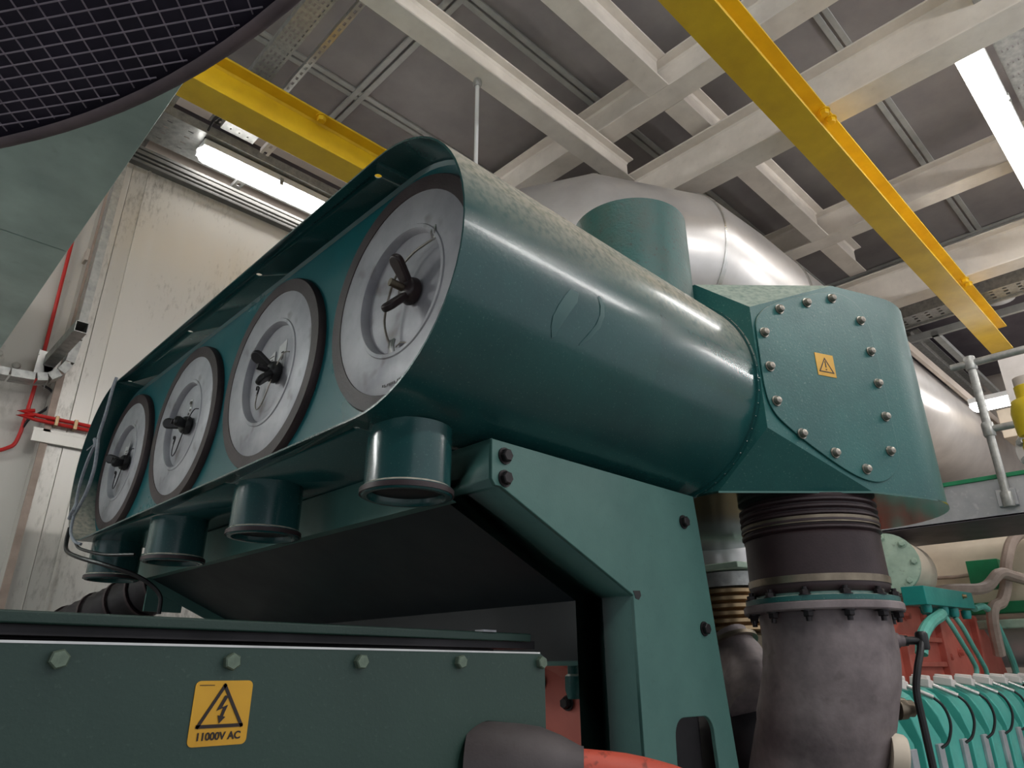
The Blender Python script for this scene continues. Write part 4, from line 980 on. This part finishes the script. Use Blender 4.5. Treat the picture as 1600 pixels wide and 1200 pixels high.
hose([(4.85, 1.33, .30), (4.87, 1.31, .24), (4.97, 1.30, .14), (5.08, 1.30, .06), (5.12, 1.30, .0), (5.06, 1.31, -.08), (5.02, 1.33, -.2)], .014, 'hose', 'thin turquoise hose hanging from the junction box, left one of the pair')
hose([(5.05, 1.33, .30), (5.08, 1.31, .24), (5.16, 1.30, .14), (5.27, 1.30, .05), (5.32, 1.30, -.0), (5.34, 1.31, -.08), (5.33, 1.33, -.2)], .014, 'hose', 'thin turquoise hose hanging from the junction box, right one of the pair')
hose([(5.6, 1.35, .38), (5.75, 1.33, .40), (5.9, 1.33, .36), (6.02, 1.33, .25), (6.12, 1.33, .12), (6.22, 1.34, 0), (6.22, 1.35, -.2)], .022, 'hose', 'turquoise hose draped down the right side of the red housing')
hose([(5.3, 1.7, .46), (5.5, 1.45, .50), (5.75, 1.3, .52), (5.9, 1.22, .62), (6.0, 1.15, .60), (6.2, 1.05, .57), (6.4, .9, .62)], .038, 'taupe', 'taupe lagged hose waving across behind the turquoise box', name='lagged_hose')
hose([(6.35, .9, .95), (6.15, 1.10, .90), (6.02, 1.18, .72), (6.0, 1.22, .55), (5.95, 1.26, .44), (5.88, 1.30, .40), (5.85, 1.32, .30), (5.95, 1.35, .1)], .038, 'taupe', 'taupe lagged hose looping down in front of the red housing', name='lagged_hose')
cpp = thing('exhaust_pipe', 'cream lagged exhaust pipe with a pale green bolted flange behind the cast pipe', 'pipe', (4.4, 1.3, .4))
MB().tube([(4.64, 1.52, .59), (5.0, 1.56, .60), (5.5, 1.70, .62), (6.0, 1.90, .64), (6.2, 2.0, .66)], [.13, .17, .19, .19, .19], 32, smooth=4).build('lagging', 'cream', cpp, ang=60)
MB().lathe((4.62, 1.515, .59), (-.95, -.2, .05), [(0, .13), (0, .18), (.04, .18), (.045, .13)], 32).build('flange', 'pale', cpp, ang=40)
for i in range(8):
    a = 2*PI*i/8; d = V((-.95, -.2, .05)).normalized(); u_ = V((0, 0, 1)); w_ = d.cross(u_)
    MB().hexbolt(V((4.59, 1.508, .592))+d*.01+(u_*math.cos(a)+w_*math.sin(a))*.15, d, .018, .02).build('bolt', 'pale', cpp)
cb = thing('lagging_cover', 'large cream lagging boxes under the walkway', 'lagging', (7, 1.5, .3))
b = MB(); b.prism([(6.3, .2, .35), (6.3, .2, .85), (6.6, .2, 1.2), (7.6, .2, 1.2), (7.6, .2, .35)], (0, 3.2, 0)); b.build('cover', 'cream', cb, ang=30, bevel=.05)
MB().tube([(6.28, 2.0, .85), (6.27, 2.02, .68), (6.27, 1.6, .66), (6.27, 1.25, .68), (6.28, 1.23, .78)], .014, 8, smooth=1).build('strap', 'taupe', cb)
tag(MB().obox((6.1, 1.34, .64), (.07, 0, 0), (0, .10, 0), (0, 0, .10)).build('bracket_plate', 'strip', smooth=False, bevel=.005), 'small green bracket plate in front of the cream lagging', 'bracket')
tag(MB().box(6.2, 6.3, -1.5, 2.2, .38, .46).build('green_rail', 'strip', smooth=False, bevel=.01), 'green horizontal rail behind the taupe hose', 'rail')
tag(MB().box(6.05, 6.12, -1.5, 2.2, .27, .33).build('green_rail', 'pale', smooth=False, bevel=.01), 'pale green horizontal rail just under the green one', 'rail')
tag(MB().tube([(7.0, 2.0, .18), (7.0, -1.0, .18)], .16, 24).build('silver_pipe', 'lag'), 'silver pipe at the right edge behind the red housing', 'pipe')
tag(MB().tube([(6.9, 2.0, -.16), (6.9, -1.0, -.16)], .14, 24).build('dark_pipe', 'dark'), 'dark pipe below the silver one at the right edge', 'pipe')
# cylinder head covers: repeats in a row
def make_head():
    x = 2.83
    h = thing('cylinder_head_cover', 'x', 'cylinder head cover', (x, 1.05, -.6), 'turquoise cylinder head covers in a row')
    b = MB(); w0, w1 = -.115, .085
    # folded top: rises from the outer tip to the inner ridge
    sec = [(.985, -.238), (1.005, -.165), (1.04, -.105), (1.09, -.072), (1.30, -.060), (1.30, -.55), (.985, -.55)]
    n_ = len(sec)
    b.add([(x+w0, y, z) for y, z in sec]+[(x+w1-.07*(0 if i in (0, 6, 5) else 1), y, z+(.018 if i in (1, 2, 3) else 0)) for i, (y, z) in enumerate(sec)],
          [tuple(range(n_))[::-1], tuple(range(n_, 2*n_))]+[(i, (i+1) % n_, n_+(i+1) % n_, n_+i) for i in range(n_)])
    b.build('cover', 'turq', h, ang=25, bevel=.006)
    MB().box(x+.005, x+w1-.02, .972, .986, -.46, -.25).build('side_strip', 'zinc', h, smooth=False, bevel=.003)
    q = MB().obox((x+.19, 1.045, -.045), (.030, 0, -.004), (0, .035, .006), (0, -.002, .016)); q.obox((x+.24, 1.06, -.030), (.020, 0, 0), (0, .03, .003), (0, 0, .014))
    q.build('connector', 'whitep', h, smooth=False, bevel=.004)
    t_ = MB().cyl((x+.205, 1.012, -.055), (x+.225, .935, -.092), .0095, n=12).build('lead_tube', 'alu', h)
    MB().tube([(x+.225, .935, -.092), (x+.235, .915, -.115), (x+.245, .905, -.15), (x+.245, .905, -.19), (x+.235, .92, -.235), (x+.215, .94, -.255)], .0052, 8, smooth=5).build('cable', 'black', h)
    return h
h0 = make_head()
names = ['turquoise cylinder head cover nearest the cast pipe, partly hidden by the black cable', 'second turquoise cylinder head cover from the cast pipe', 'third turquoise cylinder head cover from the cast pipe',
         'fourth turquoise cylinder head cover from the cast pipe', 'fifth turquoise cylinder head cover from the cast pipe', 'sixth turquoise cylinder head cover from the cast pipe', 'seventh turquoise cylinder head cover, at the right edge of the photo', 'eighth turquoise cylinder head cover, cut off by the right edge']
h0['label'] = names[0]; p0 = h0.location.copy()
for i in range(1, 8):
    h = copy_tree(h0); h.location = p0+V((.29*i, 0, 0)); h['label'] = names[i]
rk = thing('engine_rail', 'pale turquoise rail with a dark groove below the head covers', 'rail', (4.5, .95, -.7))
MB().box(2.6, 6.5, .80, .965, -.70, -.46).build('rail', 'turq', rk, smooth=False, bevel=.01)
MB().box(2.6, 6.5, .796, .801, -.53, -.522).build('groove', 'black', rk, smooth=False)
for i in range(7):
    x = 2.98+.29*i; MB().box(x-.05, x+.05, .84, .965, -.46, -.42).build('step_block', 'turq', rk, smooth=False, bevel=.006)

# ------------------------------------------------------------------ camera, world, view
Rm = Matrix.Identity(3)
f_, pit, roll, yaw = 1092.97, .39033947, .00298265, .79868943
cy_, sy_ = math.cos(yaw), math.sin(yaw)
def camv(r, u, fw):
    u2 = u*math.cos(pit)-fw*math.sin(pit); f2 = fw*math.cos(pit)+u*math.sin(pit)
    r3 = r*math.cos(roll)-u2*math.sin(roll); u3 = r*math.sin(roll)+u2*math.cos(roll)
    return V((r3, u3, -f2))          # camera space: x right, y up, -z forward
cx_, cy2, cz_ = camv(sy_, 0, cy_), camv(-cy_, 0, sy_), camv(0, 1, 0)
rot = Matrix((cx_, cy2, cz_))        # rows = world axes expressed in camera space -> camera-to-world
cam = bpy.data.cameras.new('camera'); co = bpy.data.objects.new('camera', cam); C.objects.link(co)
co.matrix_world = Matrix.Translation((0, 0, EZ)) @ rot.to_4x4()
cam.sensor_width = 36; cam.lens = f_/1600*36; cam.clip_start = .02
bpy.context.scene.camera = co

w = bpy.data.worlds.new('world'); bpy.context.scene.world = w; w.use_nodes = True
bg = w.node_tree.nodes['Background']; bg.inputs['Color'].default_value = (.9, .94, 1, 1); bg.inputs['Strength'].default_value = .38
vs_ = bpy.context.scene.view_settings
vs_.view_transform = 'Standard'; vs_.look = 'None'; vs_.gamma = 1; vs_.use_curve_mapping = False; vs_.exposure = 0.95
bpy.context.scene.display_settings.display_device = 'sRGB'
for o in bpy.data.objects:
    if '_w' in o: del o['_w']
